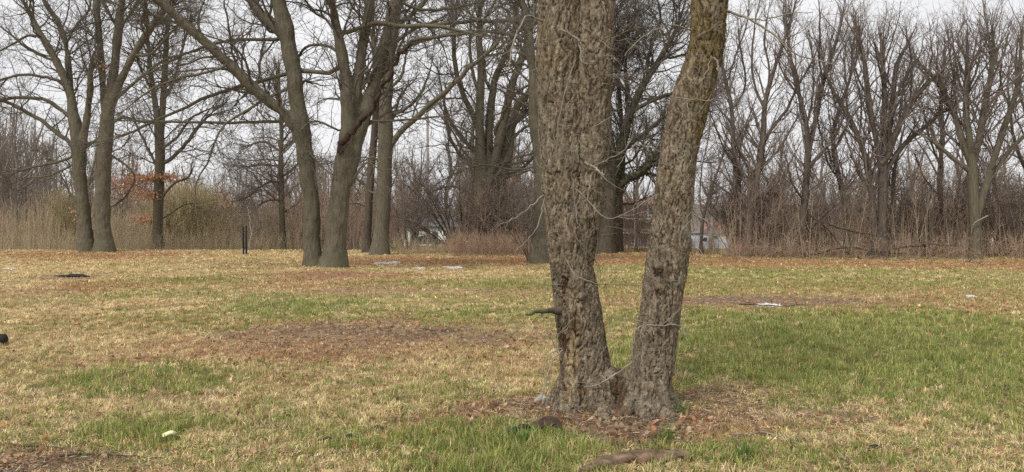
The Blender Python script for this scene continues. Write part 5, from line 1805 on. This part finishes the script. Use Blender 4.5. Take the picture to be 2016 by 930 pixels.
def stick(label, pts, r0, seed, m=TWIG_PALE, name='fallen_stick', d=None, fork=True, cat='stick', group='sticks lying on the ground'):
    rng = np.random.default_rng(seed)
    if d is None:
        w = [g4(x, y, r0 * (1 - .7 * k / (len(pts) - 1)), r0 + .012) for k, (x, y) in enumerate(pts)]
    else:
        w = [np.append(P(x, y, d + .1 * k), r0 * (1 - .7 * k / (len(pts) - 1))) for k, (x, y) in enumerate(pts)]
    w = resample(w, 14)
    L = np.linalg.norm(w[-1, :3] - w[0, :3])
    w[1:-1, :3] += rng.normal(size=(12, 3)) * L * .006
    b = Buf()
    v, q = tubes(w[None, :, :3], w[None, :, 3], 6)
    b.add(v, q)
    if fork:
        P1, R1 = grow(w[None, :, :3], w[None, :, 3], rng, L / 5, .25, (.4, .7), (.4, .9), 6, .15, 0, r0 * .2, L * .3 / (r0 * .5) ** .75, .75, r0 * .6, -9, .4)
        if len(P1):
            if d is None:
                P1[:, :, 2] = np.maximum(P1[:, :, 2] * .3 + .7 * P1[:, :1, 2], height(P1[:, :, 0], P1[:, :, 1]) + .01)
            v, q = tubes(P1, R1, 5)
            b.add(v, q)
    org = w[0, :3]
    o = b.obj(name, m, None, org)
    o.location = tuple(org)
    return tag(o, label, cat, group)


chunk('dark_log', 'short dark log lying flat in the far left field', 'log', [g4(105, 546, .02, .03), g4(130, 546, .07, .04), g4(155, 546, .09, .05), g4(176, 547, .03, .03)], DARKM, 530, .5, squash=.6)
stick('long pale stick in the grass right of the tree base', [(1440, 862), (1500, 858), (1560, 868), (1640, 872)], .010, 601)
stick('thin stick running off the bottom edge right of the rotten log', [(1655, 905), (1700, 925), (1760, 950)], .008, 602, fork=False)
stick('dark twig curved on the green patch at left', [(180, 752), (215, 748), (236, 738), (244, 730)], .009, 603, BARK_DARK, fork=False)
stick('short pale stick at the far right of the lawn', [(1958, 764), (1985, 762), (2012, 765)], .012, 604)
stick('thin pale stick left of the tree base', [(1010, 810), (1040, 830), (1070, 832)], .006, 605)
stick('dark twigs on bare soil at lower left', [(110, 905), (180, 900), (240, 903), (275, 906)], .010, 606, BARK_DARK)
stick('dark twig along the left bare patch', [(0, 880), (60, 884), (130, 888)], .009, 607, BARK_DARK)
stick('bleached fallen branch at the foot of the fan shaped tree', [(1690, 510), (1730, 508), (1760, 514), (1810, 512)], .045, 608)
stick('pale fallen branch leaning into grass under the thick trunked tree', [(1890, 505), (1905, 516), (1945, 524)], .045, 609)
stick('short bleached branch on leaves between the fallen branches', [(1790, 512), (1830, 509)], .03, 610)
stick('dark stick on the brown soil patch right of the front tree', [(1455, 602), (1530, 606), (1600, 603)], .018, 611, BARK_DARK)
stick('thin twigs over the brown patch in mid field', [(830, 650), (880, 655), (930, 652)], .010, 612, BARK_DARK)
for k, (pts, lb) in enumerate([([(1590, 420), (1622, 445), (1650, 478), (1672, 500)], 'broken bough slanting down right of the V forked tree'), ([(1632, 442), (1690, 458), (1745, 466)], 'long dark bough lying level across the brush'),
                              ([(1600, 500), (1660, 488), (1730, 496), (1800, 500)], 'low dark fallen trunk along the woodland floor'), ([(1760, 490), (1830, 482), (1900, 486)], 'low fallen trunk left of the thick trunked tree'), ([(1365, 422), (1395, 440), (1425, 478), (1435, 505)], 'thin pale bough arching to the ground by the far red roof'),
                              ([(1945, 425), (1918, 440), (1912, 460)], 'short pale snapped bough on the thick trunk')]):
    stick(lb, pts, .07 if k in (1, 2, 3) else .045, 620 + k, BARK_DARK if k in (0, 1, 2, 3) else TWIG_PALE, 'broken_bough', 38.3 - k * .15, cat='bough', group='broken boughs in the woodland edge')
stick('white birch sapling right of the black posts', [(489, 500), (494, 460), (491, 430), (486, 405)], .04, 640, SNOW, 'birch_sapling', 55, cat='sapling', group=None)

# tufts of fresh leaves standing by the tree base: wispy grass clumps
def tuft(label, px, py, n, h, seed, green):
    rng = np.random.default_rng(seed)
    c = G(px, py)
    a = rng.random(n) * 6.28
    r = np.abs(rng.normal(size=n)) * .05
    p = np.stack([c[0] + np.cos(a) * r, c[1] + np.sin(a) * r], 1)
    base = np.stack([p[:, 0], p[:, 1], height(p[:, 0], p[:, 1]) - .01], 1)
    hh = h * rng.uniform(.5, 1.1, n)
    ld = np.stack([np.cos(a), np.sin(a), a * 0], 1) * (hh * rng.uniform(.2, .9, n))[:, None]
    sd2 = np.stack([-np.sin(a), np.cos(a), a * 0], 1) * .0022
    m1 = base + ld * .35 + np.array([0, 0, 1]) * (hh * .65)[:, None]
    tp = base + ld + np.array([0, 0, 1]) * (hh * .95)[:, None]
    V = np.stack([base - sd2, base + sd2, m1 + sd2, m1 - sd2, tp], 1).reshape(-1, 3)
    I = np.arange(n)[:, None] * 5
    col = (np.array([.12, .20, .05]) if green else np.array([.50, .40, .24])) * rng.uniform(.7, 1.3, (n, 1))
    o = mesh('grass_tuft', V, [I + np.array([[0, 1, 2, 3]]), I + np.array([[3, 2, 4]])], GRASS, None, False, np.repeat(col, 5, 0), c)
    o.location = tuple(c)
    tag(o, label, 'grass tuft', 'grass tufts round the tree base')


tuft('pale straw tuft right of the leaning stem base', 1410, 770, 90, .14, 701, False)
tuft('straw tuft farther right of the tree base, above the long pale stick', 1545, 840, 110, .15, 702, False)
tuft('straw tuft touching the back of the leaning stem', 1345, 752, 90, .13, 703, False)
tuft('dark green tuft right of the tree base', 1345, 815, 50, .16, 704, True)
tuft('green tuft below the leaning stem', 1310, 875, 70, .18, 705, True)
tuft('green tuft at bottom right of the rotten log', 1465, 905, 80, .18, 706, True)
tuft('green tuft standing beside the dark strip', 1035, 880, 90, .16, 707, True)
tuft('lone green tuft in the straw at upper left', 236, 614, 60, .12, 708, True)
print('scene done')
